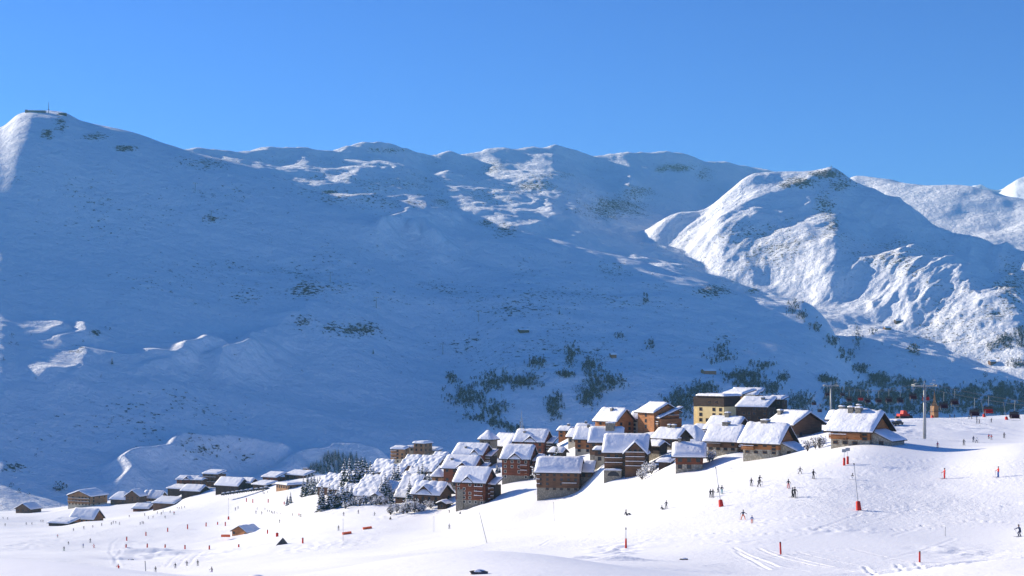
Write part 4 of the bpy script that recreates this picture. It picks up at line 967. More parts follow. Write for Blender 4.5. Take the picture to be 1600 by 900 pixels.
cedar = [
 ((474,778,32),'tall snowy conifer, leftmost of the cluster beside the flat beige hall'), ((481,776,34),None), ((487,780,30),None), ((491,772,34),None), ((496,783,28),None), ((500,779,30),None), ((480,766,24),None), ((503,774,22),None), ((486,768,30),None),
 ((449,790,17),'small dark conifer on the left of the pair standing alone on the piste'), ((454,787,19),'small dark conifer on the right of the pair standing alone on the piste'),
 ((521,781,24),None), ((528,784,27),None), ((536,784,32),None), ((543,780,28),None), ((549,778,22),None), ((515,774,22),None),
 ((561,746,30),None), ((567,748,34),None), ((573,750,30),None), ((579,754,34),None), ((584,760,32),None), ((589,764,30),None), ((596,770,26),None), ((602,768,30),None), ((607,772,26),None), ((556,740,24),None), ((546,738,22),None), ((538,737,20),None),
 ((604,780,34),None), ((611,784,30),None), ((598,778,22),None), ((660,748,26),None), ((664,752,22),None), ((654,746,20),None), ((640,766,20),None), ((676,758,20),None), ((683,760,20),None), ((670,752,20),None), ((616,744,20),None), ((622,742,18),None),
 ((700,726,20),None), ((708,724,18),None), ((777,742,22),None), ((781,746,20),None), ((870,712,22),None)]
k = 0
for (u, v, hp), lab in cedar:
    Yt = float(np.interp(u, [440, 480, 540, 620, 700, 780, 870], [760, 750, 655, 660, 640, 575, 540]))
    if v > 765 and u > 500: Yt = 610
    if lab and 'pair' in lab: x, Yt, z = at_near(u, v, 500)
    x = (u - 800) / F * Yt; z = ground(x, Yt)
    zt = (VH - v) / F * Yt
    hh = hp / F * Yt + max(0, zt - z)
    if lab: plant(con, k, (x, Yt, z - 0.2), lab, None, hh, 10.0)
    else:
        zone = 0 if u < 510 else 1 if u < 552 else 2 if u < 590 else 3 if u < 630 else 4 if u < 690 else 5
        L = ['tall snow-dusted conifer in the tight cluster beside the flat beige hall', 'snowy conifer in the row along the foot of the left pillow-roofed lodges', 'slender snowy conifer among the upper stepped lodges', 'snowy conifer between the two rows of stepped lodges in mid village',
             'small snowy conifer tucked between stepped lodges and red-brown blocks', 'small snowy conifer squeezed between the red-brown apartment blocks'][zone]
        plant(con, k, (x, Yt, z - 0.2), L, ['conifers beside the beige hall', 'conifers below the left lodges', 'conifers among the upper lodges', 'conifers in mid village', 'conifers near the red-brown blocks', 'conifers between the blocks'][zone], hh, 10.0)
    k += 1
bush = [((556,798,16),0),((562,800,18),0),((568,798,15),0),((550,796,12),0),((588,797,15),0),((595,798,16),0),((602,796,14),0),((580,796,10),0),((640,803,17),1),((648,805,18),1),((656,802,15),1),((662,800,12),1),((630,800,12),1),((620,798,12),1),((612,797,10),1),
 ((848,700,20),2),((855,698,22),2),((862,699,22),2),((868,716,20),2),((841,704,18),2),((876,710,16),2),((540,800,12),0),((572,803,16),0),((585,803,14),0),((610,801,14),1),((625,804,14),1),((636,797,16),1),((646,798,18),1),((654,808,15),1),((668,797,12),1),((673,803,12),1),((846,708,18),2),((852,706,22),2),((858,708,20),2),((864,706,18),2),((842,712,14),2),((872,704,16),2),((880,706,14),2),((886,702,14),2),
 ((1003,744,12),3),((1008,740,14),3),((1013,737,16),3),((1018,734,12),3),((1000,747,8),3),((1108,722,14),4),((1113,718,16),4),((1118,716,12),4),((1140,714,11),4),((1144,712,12),4),((1274,691,10),5),((1280,692,12),5),((1285,690,9),5),((1262,688,8),5),((1066,720,10),4)]
BL = ['rounded leafless tree loaded with snow below the left pillow-roofed lodges', 'rounded snow-laden leafless tree at the foot of the big gabled lodge', 'bushy snow-covered tree in the gap behind the long brown block',
      'small snow-covered tree on the bank right of the stone arch', 'snowy bush beside the low chalets at the edge of the piste', 'dark bush in the snow left of the big orange chalet']
BY = [600, 552, 530, 458, 425, 375]
for i, ((u, v, hp), zn) in enumerate(bush):
    Yt = BY[zn] + random.uniform(-6, 6); x = (u - 800) / F * Yt; z = ground(x, Yt); zt = (VH - v) / F * Yt
    plant(lea, i, (x, Yt, z - 0.1), BL[zn], 'snowy bushes, ' + ['left terraces', 'gabled lodge', 'behind the long block', 'arch bank', 'low chalets', 'orange chalet'][zn], hp / F * Yt + max(0, min(2.0, zt - z)), 5.0)
# the wooded knoll beyond the village
rw = random.Random(4)
for i in range(110):
    u = 484 + 96 * rw.random(); t = rw.random()
    vt = 741 - 26 * t * math.sin(math.pi * min(max((u - 476) / 112, 0), 1)) 
    x, y, z = at_far(u, vt, 1320); y2 = y
    dup(con[i % 2], (x, y2, z - 0.4), rw.uniform(0, 6), 'dark snow-dusted conifer of the wood on the knoll beyond the lodges', 'conifers of the wood on the knoll', rw.uniform(0.75, 1.15))
for (u, v, s_, l_) in [(799, 491, .9, 'lone conifer on the shaded slope above the thickets, left of two'), (874, 492, .9, 'lone conifer on the shaded slope above the thickets, right of two'), (786, 583, 1.0, 'lone dark conifer standing between the two largest thickets'), (583, 553, .8, 'lone small conifer on bare shaded slope left of the thickets'), (175, 570, .9, 'lone conifer below the sunlit streak on the left slope')]:
    x, y, z = at_far(u, v); dup(con[0], (x, y, z - 0.3), 0, l_, None, s_)
    list(COL.objects)[-1]
# leafless thickets on the far slope
M['twigs'] = plain('leafless_twigs', (0.045, 0.036, 0.034), 0.95, 0.4, 0.3)
M['twigs_warm'] = plain('brown_leafless_twigs', (0.16, 0.11, 0.075), 0.95, 0.3, 0.3)
GROVES = [(731,622,34,20,120),(772,598,26,14,80),(816,598,30,12,90),(772,640,22,14,50),(894,556,13,16,45),(925,575,18,14,60),(950,600,28,14,90),(922,618,20,20,90),(866,637,15,20,70),(840,568,18,8,35),(884,588,14,8,30),(772,664,14,7,25),(800,672,16,6,25),(706,594,9,10,20),(750,655,30,6,30),
 (1065,632,28,22,150),(1100,612,24,14,90),(1160,592,32,13,120),(1220,592,14,8,30),(1250,632,22,16,90),(1190,575,20,8,30),(1125,560,24,12,40),
 (1302,618,14,22,110),(1340,622,26,22,200),(1390,625,28,18,190),(1430,620,26,14,140),(1470,622,26,16,150),(1515,622,24,18,170),(1565,620,30,22,220),(1600,622,16,22,90),(1350,640,60,10,140),(1450,640,70,10,150),(1560,642,50,10,120),
 (1380,598,26,10,80),(1420,600,24,8,70),(1290,595,12,8,30),(1300,535,12,10,30),(1322,556,12,10,35),(1345,578,14,9,45),(1370,592,14,7,40),(1240,480,14,10,22),(1255,495,10,8,18),(1275,512,9,8,20),(1340,528,8,16,22),(1365,520,9,6,8),(1570,535,14,13,60),(1595,530,12,18,60),(1590,570,14,8,30),(1550,545,10,8,15),
 (1132,545,16,10,14),(1016,540,8,8,12),(968,527,8,4,8),(1008,470,7,8,10),(1175,600,30,10,60),(1205,610,18,10,45)]
rg = random.Random(11)
sp_u, sp_v = [], []
for gi, (gu, gv, gru, grv, n) in enumerate(GROVES):
    V = []
    for i in range(int(n * (4.2 if gu > 1280 and gv > 585 else 3.1))):
        for _t in range(60):
            a, b = rg.gauss(0, 0.62), rg.gauss(0, 0.62)
            nz = 0.55 * gnoise((gu + a * gru) / 14.0, (gv + b * grv) / 8.0, 5) + 0.6 * gnoise((gu + a * gru) / 4.0, (gv + b * grv) / 3.5, 6)
            if a * a + b * b < 2.2 and nz > -0.25 + 0.3 * (a * a + b * b): break
        x, y, z = at_far(gu + a * gru, gv + b * grv)
        h = rg.uniform(2.4, 6.4); w = h * rg.uniform(0.2, 0.34)
        for q in range(16):
            an = rg.uniform(0, 6.28); rr = w * rg.random() ** 0.6; zz = h * rg.uniform(0.1, 1.0); rr *= math.sin(min(1.0, (zz / h) * 1.1 + 0.1) * 2.6) * 0.9 + 0.15
            px, py, pz = x + rr * math.cos(an), y + rr * math.sin(an), z + zz
            s1 = rg.uniform(0.22, 0.56)
            V += [(px, py, pz + s1 * 2.4), (px + rg.gauss(0, s1) , py + rg.gauss(0, s1), pz - s1 * 0.4), (px + rg.gauss(0, s1), py + rg.gauss(0, s1), pz - s1 * 0.2)]
    me = bpy.data.meshes.new('thicket'); me.from_pydata(V, [], [(3 * i, 3 * i + 1, 3 * i + 2) for i in range(len(V) // 3)]); me.materials.append(M['twigs']); me.update()
    o = bpy.data.objects.new('thicket', me); COL.objects.link(o); tag(o, None, None, None, 'stuff')
    o['label'] = 'thicket of dark leafless trees on the shaded mountainside'; o['category'] = 'thicket'; o['group'] = 'leafless thickets on the mountainside'
def shrub(label, u, v, h, mat='twigs', group=None, w=1.0, n=60):
    x, y, z = at_far(u, v); V = []
    for q in range(n):
        an = rg.uniform(0, 6.28); rr = w * h * 0.5 * rg.random() ** 0.6; zz = h * rg.uniform(0.05, 1.0); rr *= math.sin(min(1.0, (zz / h) * 1.1 + 0.1) * 2.6) + 0.15; s1 = h * rg.uniform(0.06, 0.13)
        px, py, pz = rr * math.cos(an), rr * math.sin(an), zz
        V += [(px, py, pz + s1), (px + rg.gauss(0, s1), py + rg.gauss(0, s1), pz - s1 * 0.4), (px + rg.gauss(0, s1), py + rg.gauss(0, s1), pz - s1 * 0.2)]
    me = bpy.data.meshes.new('shrub'); me.from_pydata(V, [], [(3 * i, 3 * i + 1, 3 * i + 2) for i in range(len(V) // 3)]); me.materials.append(M[mat]); me.update()
    o = bpy.data.objects.new('shrub', me); COL.objects.link(o); o.location = (x, y, z - 0.1)
    return tag(o, label, 'shrub', group)
shrub('large round brown leafless shrub beside the sunlit patch on the right slope', 1427, 552, 16, 'twigs_warm', None, 1.2, 160)
shrub('small brown shrub right under the large round brown one', 1434, 556, 8, 'twigs_warm')
shrub('pale round shrub at the right edge of the valley slope', 1540, 590, 9, 'twigs_warm')
shrub('larger dark bush of the pair above the lower village road', 90, 768, 9); shrub('smaller dark bush of the pair above the lower village road', 99, 767, 7)
for (u, v, h) in [(19,528,9),(16,540,7),(27,541,6),(5,565,7),(49,524,5),(55,594,5),(158,590,5),(165,514,5),(172,516,6),(130,535,5),(56,715,6),(18,762,7),(30,770,7),(45,775,5),(370,530,4),(280,523,4),(590,495,4),(625,530,4),(560,575,4),(627,585,5),(520,572,4),(535,455,4),(661,447,3),(830,455,5),(771,455,5),(907,441,4),(890,515,4),(945,505,5),(1020,430,4),(1100,455,6),(1112,508,6),(1106,520,5),(1150,500,5),(1260,570,6),(1390,545,5),(1402,560,5),(1425,566,6),(1430,575,5),(1418,572,5),(1330,500,5),(1350,540,5),(1378,540,7),(1318,460,4),(1465,640,8),(1210,560,5),(1168,547,5),(1080,575,5),(1062,560,4),(700,640,5),(662,700,4),(520,720,5),(630,700,4),(1000,640,6),(988,560,5),(715,660,5)]:
    shrub('small dark shrub scattered alone on the open shaded slope', u, v, h * 0.62, 'twigs', 'lone shrubs on the open slope', 1.0, 30)
# ------------------------------------------------------------------ chairlift
def lift_line(y): return 116.0 + (y - 400.0) * 0.1045
LD = Vector((0.1045, 1.0, 0)).normalized(); LN = Vector((LD.y, -LD.x, 0)); LRZ = -math.atan(0.1045)
def lift_tower(y, vtop, zbase, label):
    x = lift_line(y); zt = (VH - vtop) / F * y; H = zt - zbase
    T = empty('lift_tower', (x, y, zbase), LRZ); tag(T, label, 'lift tower', 'chairlift towers')
    m = MB(); m.tube([(0, 0, -2), (0, 0, H * 0.5), (0, 0, H - 0.2)], [0.42, 0.34, 0.28], 14); m.build('mast', M['steel'], T, True)
    m = MB(); m.box(-3.4, 3.4, -0.25, 0.25, H - 0.75, H - 0.3); m.build('crossarm', M['steel'], T)
    for sx in (-1, 1):
        m = MB(); m.box(sx * 3.0 - 0.15, sx * 3.0 + 0.15, -2.4, 2.4, H - 0.28, H - 0.08)
        for q in range(6): 
            yy = -2.1 + q * 0.84; m.tube([(sx * 3.0 - 0.09, yy, H - 0.42), (sx * 3.0 + 0.09, yy, H - 0.42)], [0.24, 0.24], 10, 0)
        m.build('pulley_train', M['steel'], T)
        m = MB(); m.box(sx * 2.2 - 0.4, sx * 2.2 + 0.4, -1.8, 1.8, H + 0.1, H + 0.16); m.bar((sx * 2.6, -1.8, H + 0.1), (sx * 2.6, -1.8, H + 1.1), 0.06); m.bar((sx * 2.6, 1.8, H + 0.1), (sx * 2.6, 1.8, H + 1.1), 0.06); m.bar((sx * 2.6, -1.8, H + 1.1), (sx * 2.6, 1.8, H + 1.1), 0.06); m.build('catwalk', M['steel'], T)
    m = MB()
    m.bar((0, 0, H - 0.3), (0, 0, H + 0.9), 0.2); m.build('lifting_frame', M['steel'], T)
    for q in range(int(H / 0.45)): pass
    m = MB(); m.bar((0.45, -0.2, 0.5), (0.4, -0.2, H), 0.05); m.bar((0.45, 0.2, 0.5), (0.4, 0.2, H), 0.05)
    for q in range(int(H / 0.5)): m.bar((0.43, -0.2, 0.8 + q * 0.5), (0.43, 0.2, 0.8 + q * 0.5), 0.04)
    m.build('ladder', M['steel'], T)
    return zt - 0.18
zt2 = lift_tower(400.0, 600.0, ground(lift_line(400.0), 400.0), 'tall grey chairlift tower standing on the piste right of the orange chalet')
zt1 = lift_tower(620.0, 601.0, ground(lift_line(620.0), 620.0), 'grey chairlift tower rising behind the roofs left of the orange chalet')
def cable_z(y):
    pts = [(150, -6.5), (400, zt2), (620, zt1), (1150, -70.0)]
    for (a, za), (b, zb) in zip(pts[:-1], pts[1:]):
        if y <= b or b == 1150:
            t = (y - a) / (b - a); return za + (zb - za) * t - 4 * (2.2 if b < 700 else 6.0) * t * (1 - t)
for sx in (-1, 1):
    m = MB(); P = []
    for i in range(80):
        y = 150 + 1000 * i / 79; c = Vector((lift_line(y), y, cable_z(y))) + LN * sx * 3.0; P.append(c)
    m.tube(P, [0.04] * len(P), 5); o = m.build('lift_cable', M['black'])
    tag(o, 'thin steel haul cable of the chairlift, %s of the two' % ('left' if sx < 0 else 'right'), 'cable', 'chairlift cables')
def chair(col):
    T = empty('lift_chair', (0, 0, 0))
    m = MB(); m.tube([(0, 0, 0.1), (0, 0.12, -0.3), (0, 0.3, -1.2), (0, 0.3, -2.3)], [0.05] * 4, 6); m.build('hanger', M['steel'], T)
    m = MB()
    m.tube([(-1.02, 0.3, -2.3), (1.02, 0.3, -2.3)], [0.05] * 2, 6)
    for s in (-1, 1): m.tube([(s * 1.02, 0.3, -2.3), (s * 1.08, 0.45, -3.3), (s * 1.02, 0.1, -3.9), (s * 0.98, -0.6, -3.95)], [0.045] * 4, 6)
    m.build('frame', M['black'], T)
    m = MB(); m.box(-0.98, 0.98, -0.45, 0.25, -3.95, -3.8); m.build('seat', M[col], T)
    m = MB(); m.raw([(-0.98, 0.22, -3.8), (0.98, 0.22, -3.8), (0.98, 0.42, -3.1), (-0.98, 0.42, -3.1), (-0.98, 0.3, -3.82), (0.98, 0.3, -3.82), (0.98, 0.5, -3.12), (-0.98, 0.5, -3.12)], [(0,1,2,3),(7,6,5,4),(0,4,5,1),(2,6,7,3),(0,3,7,4),(1,5,6,2)]); m.build('backrest', M[col], T)
    m = MB(); m.tube([(-0.92, -0.5, -3.3), (-0.92, -0.75, -4.4), (0.92, -0.75, -4.4), (0.92, -0.5, -3.3)], [0.035] * 4, 5); m.build('footrest', M['steel'], T)
    # folded weather bubble behind the backrest
    m = MB(); N_ = 8
    prof = [(0.5 + 0.55 * math.sin(q / 5 * 1.6), -2.5 - 1.2 * (q / 5)) for q in range(6)]
    for q in range(5):
        m.face([(-0.98, prof[q][0], prof[q][1]), (0.98, prof[q][0], prof[q][1]), (0.98, prof[q + 1][0], prof[q + 1][1]), (-0.98, prof[q + 1][0], prof[q + 1][1])])
        m.face([(-0.98, prof[q][0] + .04, prof[q][1]), (-0.98, prof[q + 1][0] + .04, prof[q + 1][1]), (0.98, prof[q + 1][0] + .04, prof[q + 1][1]), (0.98, prof[q][0] + .04, prof[q][1])])
    m.build('bubble', M['glass'], T)
    return T
M['seat_red'] = plain('red_seat', (0.55, 0.02, 0.02), 0.5, 0.1); M['seat_dark'] = plain('dark_seat', (0.07, 0.02, 0.025), 0.5, 0.1)
cr_, cd_ = chair('seat_red'), chair('seat_dark')
tag(cr_, 'x', 'lift chair'); tag(cd_, 'x', 'lift chair')
def hang(proto, u, side):
    """chair on the cable, seen at column u"""
    lo, hi = 200.0, 1100.0
    for it in range(40):
        y = (lo + hi) / 2; p = Vector((lift_line(y), y, 0)) + LN * side * 3.0
        if p.x / p.y * F + 800 > u: lo = y
        else: hi = y
    return Vector((p.x, p.y, cable_z(y) - 0.05)), y
red0 = True; dk0 = True
chairs = [(1586,1,'d'),(1545,1,'r'),(1523,-1,'d'),(1492,1,'d'),(1475,-1,'d'),(1447,1,'r'),(1427,-1,'d'),(1407,1,'d'),(1389,-1,'d'),(1373,1,'d'),(1356,-1,'d'),(1345,1,'r'),(1327,-1,'d'),(1317,1,'d'),(1293,-1,'d'),(1281,1,'d'),(1272,-1,'d'),(1262,1,'d'),(1252,-1,'d'),(1242,1,'d')]
for (u, sd, c) in chairs:
    p, y = hang(None, u, sd)
    if c == 'r':
        lab = 'bright red chair hanging %s' % ('between the first and second leaning snow poles' if u > 1500 else 'just right of the tall chairlift tower' if u > 1440 else 'left of the tall chairlift tower')
        grp = 'chairs hanging on the chairlift'
        pr = cr_; first = red0; red0 = False
    else:
        lab = 'dark chair hanging on the cable over the open piste right of the tall tower' if u > 1443 else 'dark chair hanging on the cable between the two chairlift towers' if u > 1297 else 'dark chair going down over the valley left of the farther tower'
        grp = 'chairs hanging on the chairlift, ' + ('right' if u > 1443 else 'middle' if u > 1297 else 'left'); pr = cd_; first = dk0; dk0 = False
    if first: pr.location = p; pr.rotation_euler = (0, 0, LRZ); pr['label'] = lab; pr['group'] = grp
    else: dup(pr, p, LRZ, lab, grp)
# second lift on the far slope
def far_pylon(u, v, h, label, group='pylons of the lift on the far slope'):
    x, y, z = at_far(u, v); T = empty('lift_pylon', (x, y, z), 0.5); tag(T, label, 'lift pylon', group)
    m = MB(); m.tube([(0, 0, -2), (0, 0, h)], [0.7, 0.5], 8); m.build('mast', M['steel'], T)
    m = MB(); m.box(-4.2, 4.2, -0.5, 0.5, h - 0.6, h + 0.3); m.build('crossarm', M['steel'], T)
    return (x, y, z + h)
far_pylon(516, 441, 15, 'small lift pylon high on the shaded slope among dark rocks'); far_pylon(588, 482, 16, 'small lift pylon on the shaded slope right of the sunlit streak'); far_pylon(748, 504, 16, 'small lift pylon above the thickets on the bare slope'); far_pylon(692, 554, 15, 'leaning-armed lift pylon just left of the thickets')
far_pylon(305, 300, 14, 'tiny lift pylon on the upper left slope below the ridge'); far_pylon(330, 345, 14, 'tiny lift pylon below the first on the upper left slope')
# gondola mast and lattice tower behind the village
def lattice(u, vt, vb, Y, label):
    x = (u - 800) / F * Y; z0 = (VH - vb) / F * Y; h = (vb - vt) / F * Y; T = empty('lattice_mast', (x, Y, z0)); tag(T, label, 'mast')
    m = MB(); w = 1.4
    for sx in (-1, 1):
        for sy in (-1, 1): m.bar((sx * w, sy * w, -8), (sx * 0.25, sy * 0.25, h * 0.6), 0.22)
    for q in range(5):
        a = w + (0.25 - w) * q / 5; b = w + (0.25 - w) * (q + 1) / 5; za, zb = h * 0.6 * q / 5, h * 0.6 * (q + 1) / 5
        m.bar((-a, -a, za), (b, -b, zb), 0.14); m.bar((a, -a, za), (-b, -b, zb), 0.14); m.bar((-a, a, za), (b, b, zb), 0.14)
    m.build('legs', M['steel'], T); m = MB(); m.tube([(0, 0, h * 0.6), (0, 0, h)], [0.25, 0.08], 6); m.build('tip', M['steel'], T)
lattice(815, 641, 672, 760, 'thin lattice mast rising behind the red-brown blocks against the shaded slope')
# summit station and antenna
x, y, z = at_far(60, 176); S_ = empty('summit_station', (x, y, z), 0.1); tag(S_, 'low dark summit station on the peak at upper left', 'building')
m = MB(); m.box(-16, 12, -5, 5, -8, 2.4); m.build('wall', M['stone'], S_); m = MB(); m.box(-17, 13, -6, 6, 2.403, 3.4); m.build('roof', M['snow'], S_); m = MB(); m.box(-22, -16.1, -4, 4, -8, 4); m.build('tower', M['stone'], S_)
x, y, z = at_far(98, 180); S_ = empty('lift_station', (x, y, z), 0.1); tag(S_, 'small dark lift station on the peak, right of the antenna', 'building')
m = MB(); m.box(-6, 6, -4, 4, -8, 2.6); m.build('wall', M['wood_dark'], S_); m = MB(); m.box(-7, 7, -5, 5, 2.603, 3.6); m.build('roof', M['snow'], S_)
x, y, z = at_far(76, 178); S_ = empty('antenna', (x, y, z)); tag(S_, 'thin antenna mast on the summit at upper left', 'antenna')
m = MB(); m.tube([(0, 0, -4), (0, 0, 8), (0, 0, 20)], [0.8, 0.6, 0.35], 6); m.build('mast', M['steel'], S_); m = MB(); m.box(-1.6, 1.6, -0.4, 0.4, 7, 8); m.build('aerial', M['steel'], S_)
x, y, z = at_far(1299, 266); S_ = empty('summit_cross', (x, y, z)); tag(S_, 'tiny cross on the rocky top of the sunlit mountain', 'cross')
m = MB(); m.box(-.4, .4, -.4, .4, -2, 12); m.build('post', M['steel'], S_); m = MB(); m.box(-3, 3, -.35, .35, 8, 8.8); m.build('crossbar', M['steel'], S_)
# small hut and cabins on the far side
def farhut(u, v, w, h, wall, label):
    x, y, z = at_far(u, v); T = empty('mountain_hut', (x, y, z), 0.3); tag(T, label, 'hut')
    m = MB(); gable_walls(m, -w/2, w/2, -w/3, w/3, -3, h * 0.6, h * 0.95, 'x'); m.build('wall', M[wall], T); roof(T, -w/2 - 0.6, w/2 + 0.6, -w/3 - 0.6, w/3 + 0.6, h * 0.55, h, 'x', 0.5, 0.7)
farhut(1107, 584, 17, 6, 'wood_orange', 'orange hut on the shaded slope just above the cream apartment block'); farhut(958, 559, 8, 6, 'wood_orange', 'tiny orange hut at the top of the thickets'); farhut(1403, 505, 12, 6, 'wood_dark', 'small hut half buried in snow on the sunlit right slope'); farhut(1386, 515, 12, 5, 'wood_brown', 'brown hut just below the half-buried one on the right slope'); farhut(1550, 570, 11, 6, 'wood_brown', 'lone chalet at the right edge of the valley slope')
farhut(818, 519, 14, 4, 'wood_dark', 'long dark hut on the shaded slope beneath the two lone conifers')
# wooden church spire
x = (1460 - 800) / F * 560; z = (VH - 652) / F * 560; S_ = empty('church_spire', (x, 560, z), 0.4); tag(S_, 'brown wooden church spire poking up right of the tall chairlift tower', 'spire')
m = MB(); m.box(-1.1, 1.1, -1.1, 1.1, -4, 4.5); m.build('tower', M['wood_tan'], S_); m = MB(); m.tube([(0, 0, 4.5), (0, 0, 5.2), (0, 0, 6.0), (0, 0, 10.5)], [1.5, 1.3, 0.7, 0.05], 4); m.build('spire', M['wood_tan'], S_)
m = MB(); m.box(-1.5, 1.5, -1.5, 1.5, 2.2, 2.45); m.build('ledge', M['wood_brown'], S_)
# ------------------------------------------------------------------ piste markers
def padded_pole(u, v, hpx, ppx, lean, label, w=0.45, ymin=180):
    """red padding round the foot of a snow lance; ppx = height of the bare pole above it"""
    x, y, z = at_near(u, v, ymin); px = y / F; T = empty('piste_marker', (x, y, z)); T.rotation_euler = (0, math.radians(lean), 0); tag(T, label, 'marker')
    h = hpx * px; m = MB(); m.tube([(0, 0, -0.3), (0, 0, 0.15), (0, 0, h * 0.9), (0, 0, h)], [w * 1.15, w * 1.1, w * 0.92, w * 0.7], 12); m.build('padding', M['red'], T, True)
    if ppx:
        m = MB(); m.tube([(0, 0, h * 0.9), (0, 0, h + ppx * px)], [0.07, 0.05], 6); m.build('pole', M['steel'], T)
        m = MB(); m.tube([(0, 0, h + ppx * px - 0.35), (0, 0, h + ppx * px)], [0.1, 0.1], 6); m.build('nozzle', M['black'], T)
    return T
padded_pole(1127, 792, 11, 52, -8, 'snow lance with square red padding left of the skiers in mid piste, leaning left')
padded_pole(1342, 798, 14, 60, -6, 'snow lance with tall red padding below the two signposts')
padded_pole(1538, 652, 5, 22, -11, 'leaning snow lance on the right skyline, the left one of two', 0.5)
padded_pole(1573, 656, 5, 24, -11, 'leaning snow lance on the right skyline, nearest the picture edge', 0.5)
padded_pole(1457, 651, 4, 20, -6, 'leaning snow lance beside the church spire', 0.5)
padded_pole(978, 857, 15, 17, 0, 'thin orange-red piste post with a pole on top, beside the snow hollow', 0.16)
padded_pole(357, 812, 5, 28, 0, 'tall thin pole with small red foot above the lone ski hut', 0.45, 400)
def post(u, v, hpx, lean, label, col='red', r=0.13, group=None, ymin=180):
    x, y, z = at_near(u, v, ymin); h = hpx * y / F; m = MB(); m.tube([(0, 0, -0.3), (0, 0, h * 0.5), (0, 0, h)], [r, r, r], 8)
    T = empty('piste_post', (x, y, z)); T.rotation_euler = (0, math.radians(lean), 0); m.build('post', M[col], T, True)
    m = MB(); m.tube([(0, 0, h), (0, 0, h + 0.12)], [r * 1.1, r * 0.8], 8); m.build('cap', M['black' if col == 'red' else col], T)
    return tag(T, label, 'post', group)
post(1220, 866, 18, -3, 'red-brown piste post leaning left among the ski tracks, lower right', ymin=100)
post(1437, 879, 16, 0, 'red-brown piste post nearest the bottom right corner', ymin=100)
post(761, 849, 49, -14, 'bare steel pole leaning left in the foreground snow', 'steel', 0.07)
post(866, 815, 30, -2, 'thin bare pole below the long brown block', 'steel', 0.06)
post(678, 831, 24, 0, 'thin bare pole below the big gabled lodge', 'steel', 0.06)
post(536, 848, 36, 0, 'thin bare pole below the left terraces', 'steel', 0.07)
post(1477, 839, 14, 0, 'thin grey stake standing near the snow ridge at lower right', 'steel', 0.05)
post(228, 899, 20, -4, 'thin pole at the bottom left edge', 'steel', 0.06)
RP = [(293,827,7),(262,831,6),(228,838,6),(198,845,6),(197,856,5),(230,856,6),(258,856,5),(289,858,6),(322,823,6),(352,822,6),(327,859,6),(385,785,6),(395,786,6),(419,786,6),(418,834,6),(473,849,8),(444,789,5),(340,820,4),(373,855,4)]
for (u, v, h) in RP:
    post(u, v, h, 0, 'short red piste post in the line around the lone ski hut area' if v > 800 else 'short red piste post in the row below the beige hall', r=0.3, group='red posts around the ski hut' if v > 800 else 'red posts below the beige hall', ymin=350)
post(433, 839, 6, 0, 'fat red padded post beside the dark stack right of the lone ski hut', r=0.55, ymin=350)
def mat(u, v, label):
    x, y, z = at_near(u, v, 300); m = MB(); m.box(-1.6, 1.6, -0.5, 0.5, 0.1, 0.75); T = m.build('safety_pad', M['orange']); T.location = (x, y, z); T.rotation_euler = (0.15, -0.1, 0.3); return tag(T, label, 'safety pad')
mat(542, 835, 'orange safety pad lying on the piste, left of two'); mat(574, 827, 'orange safety pad lying on the piste, right of two')
x, y, z = at_near(364, 838, 400); m = MB(); m.box(-2, 2, -.12, .12, 0, 1.1); T = m.build('orange_net', M['orange']); T.location = (x - 2.2, y - 5, z + 0.3); tag(T, 'orange safety net at the left corner of the lone ski hut', 'net')
x, y, z = at_near(441, 851, 350); m = MB(); m.raw([(-2, -1.4, 0), (2, -1.4, 0), (2, 1.4, 0), (-2, 1.4, 0), (0.2, 0, 2.6)], [(0,1,4),(1,2,4),(2,3,4),(3,0,4)]); T = m.build('snow_rock', M['rock']); T.location = (x, y, z - 0.2); tag(T, 'grey pointed boulder poking out of the snow below the lone ski hut', 'boulder')
# sign posts above the piste
for (u, v, lab) in [(1319, 728, 'signpost with red padded foot, left of the pair below the orange chalet'), (1324.5, 726, 'signpost with red padded foot, right of the pair below the orange chalet')]:
    x, y, z = at_near(u, v); px = y / F; T = empty('signpost', (x, y, z)); tag(T, lab, 'signpost', 'pair of signposts')
    m = MB(); m.tube([(0, 0, -.2), (0, 0, 12 * px)], [0.27, 0.25], 10); m.build('padding', M['red'], T, True); m = MB(); m.tube([(0, 0, 1.5), (0, 0, 26 * px)], [0.05, 0.05], 6); m.build('pole', M['steel'], T)
    m = MB(); m.box(-0.5, 0.5, -0.06, 0.0, 20.5 * px, 25.5 * px); m.build('sign_board', M['steel'], T)
# snow groomer and cars
def car(col):
    T = empty('parked_car', (0, 0, 0)); m = MB()
    sec = [(-2.1, .35), (2.1, .35), (2.15, .8), (1.3, .95), (.7, 1.45), (-1.2, 1.5), (-1.9, 1.0), (-2.1, .9)]
    for s, o in ((-.85, 1), (.85, -1)): m.face([(a, s, b) for a, b in (sec if o > 0 else sec[::-1])])
    for i in range(len(sec)): a, b = sec[i], sec[(i + 1) % len(sec)]; m.face([(a[0], -.85, a[1]), (a[0], .85, a[1]), (b[0], .85, b[1]), (b[0], -.85, b[1])][::-1])
    m.build('body', M[col], T)
    m = MB(); m.box(-1.5, .9, -.87, .87, 1.0, 1.35); m.build('windows', M['glass'], T)
    for a in (-1.35, 1.35):
        for s in (-.8, .8): m = MB(); m.tube([(a, s - .12, .33), (a, s + .12, .33)], [.33, .33], 10); m.build('wheel', M['black'], T)
    m = MB(); snow_field(m, -1.7, .95, -.84, .84, lambda x, y: 1.44, .4, 3, 6, 4, None, .05); m.build('snow_cover', M['snow'], T, True)
    return T
c0 = car('black'); tag(c0, 'x', 'car'); first = True
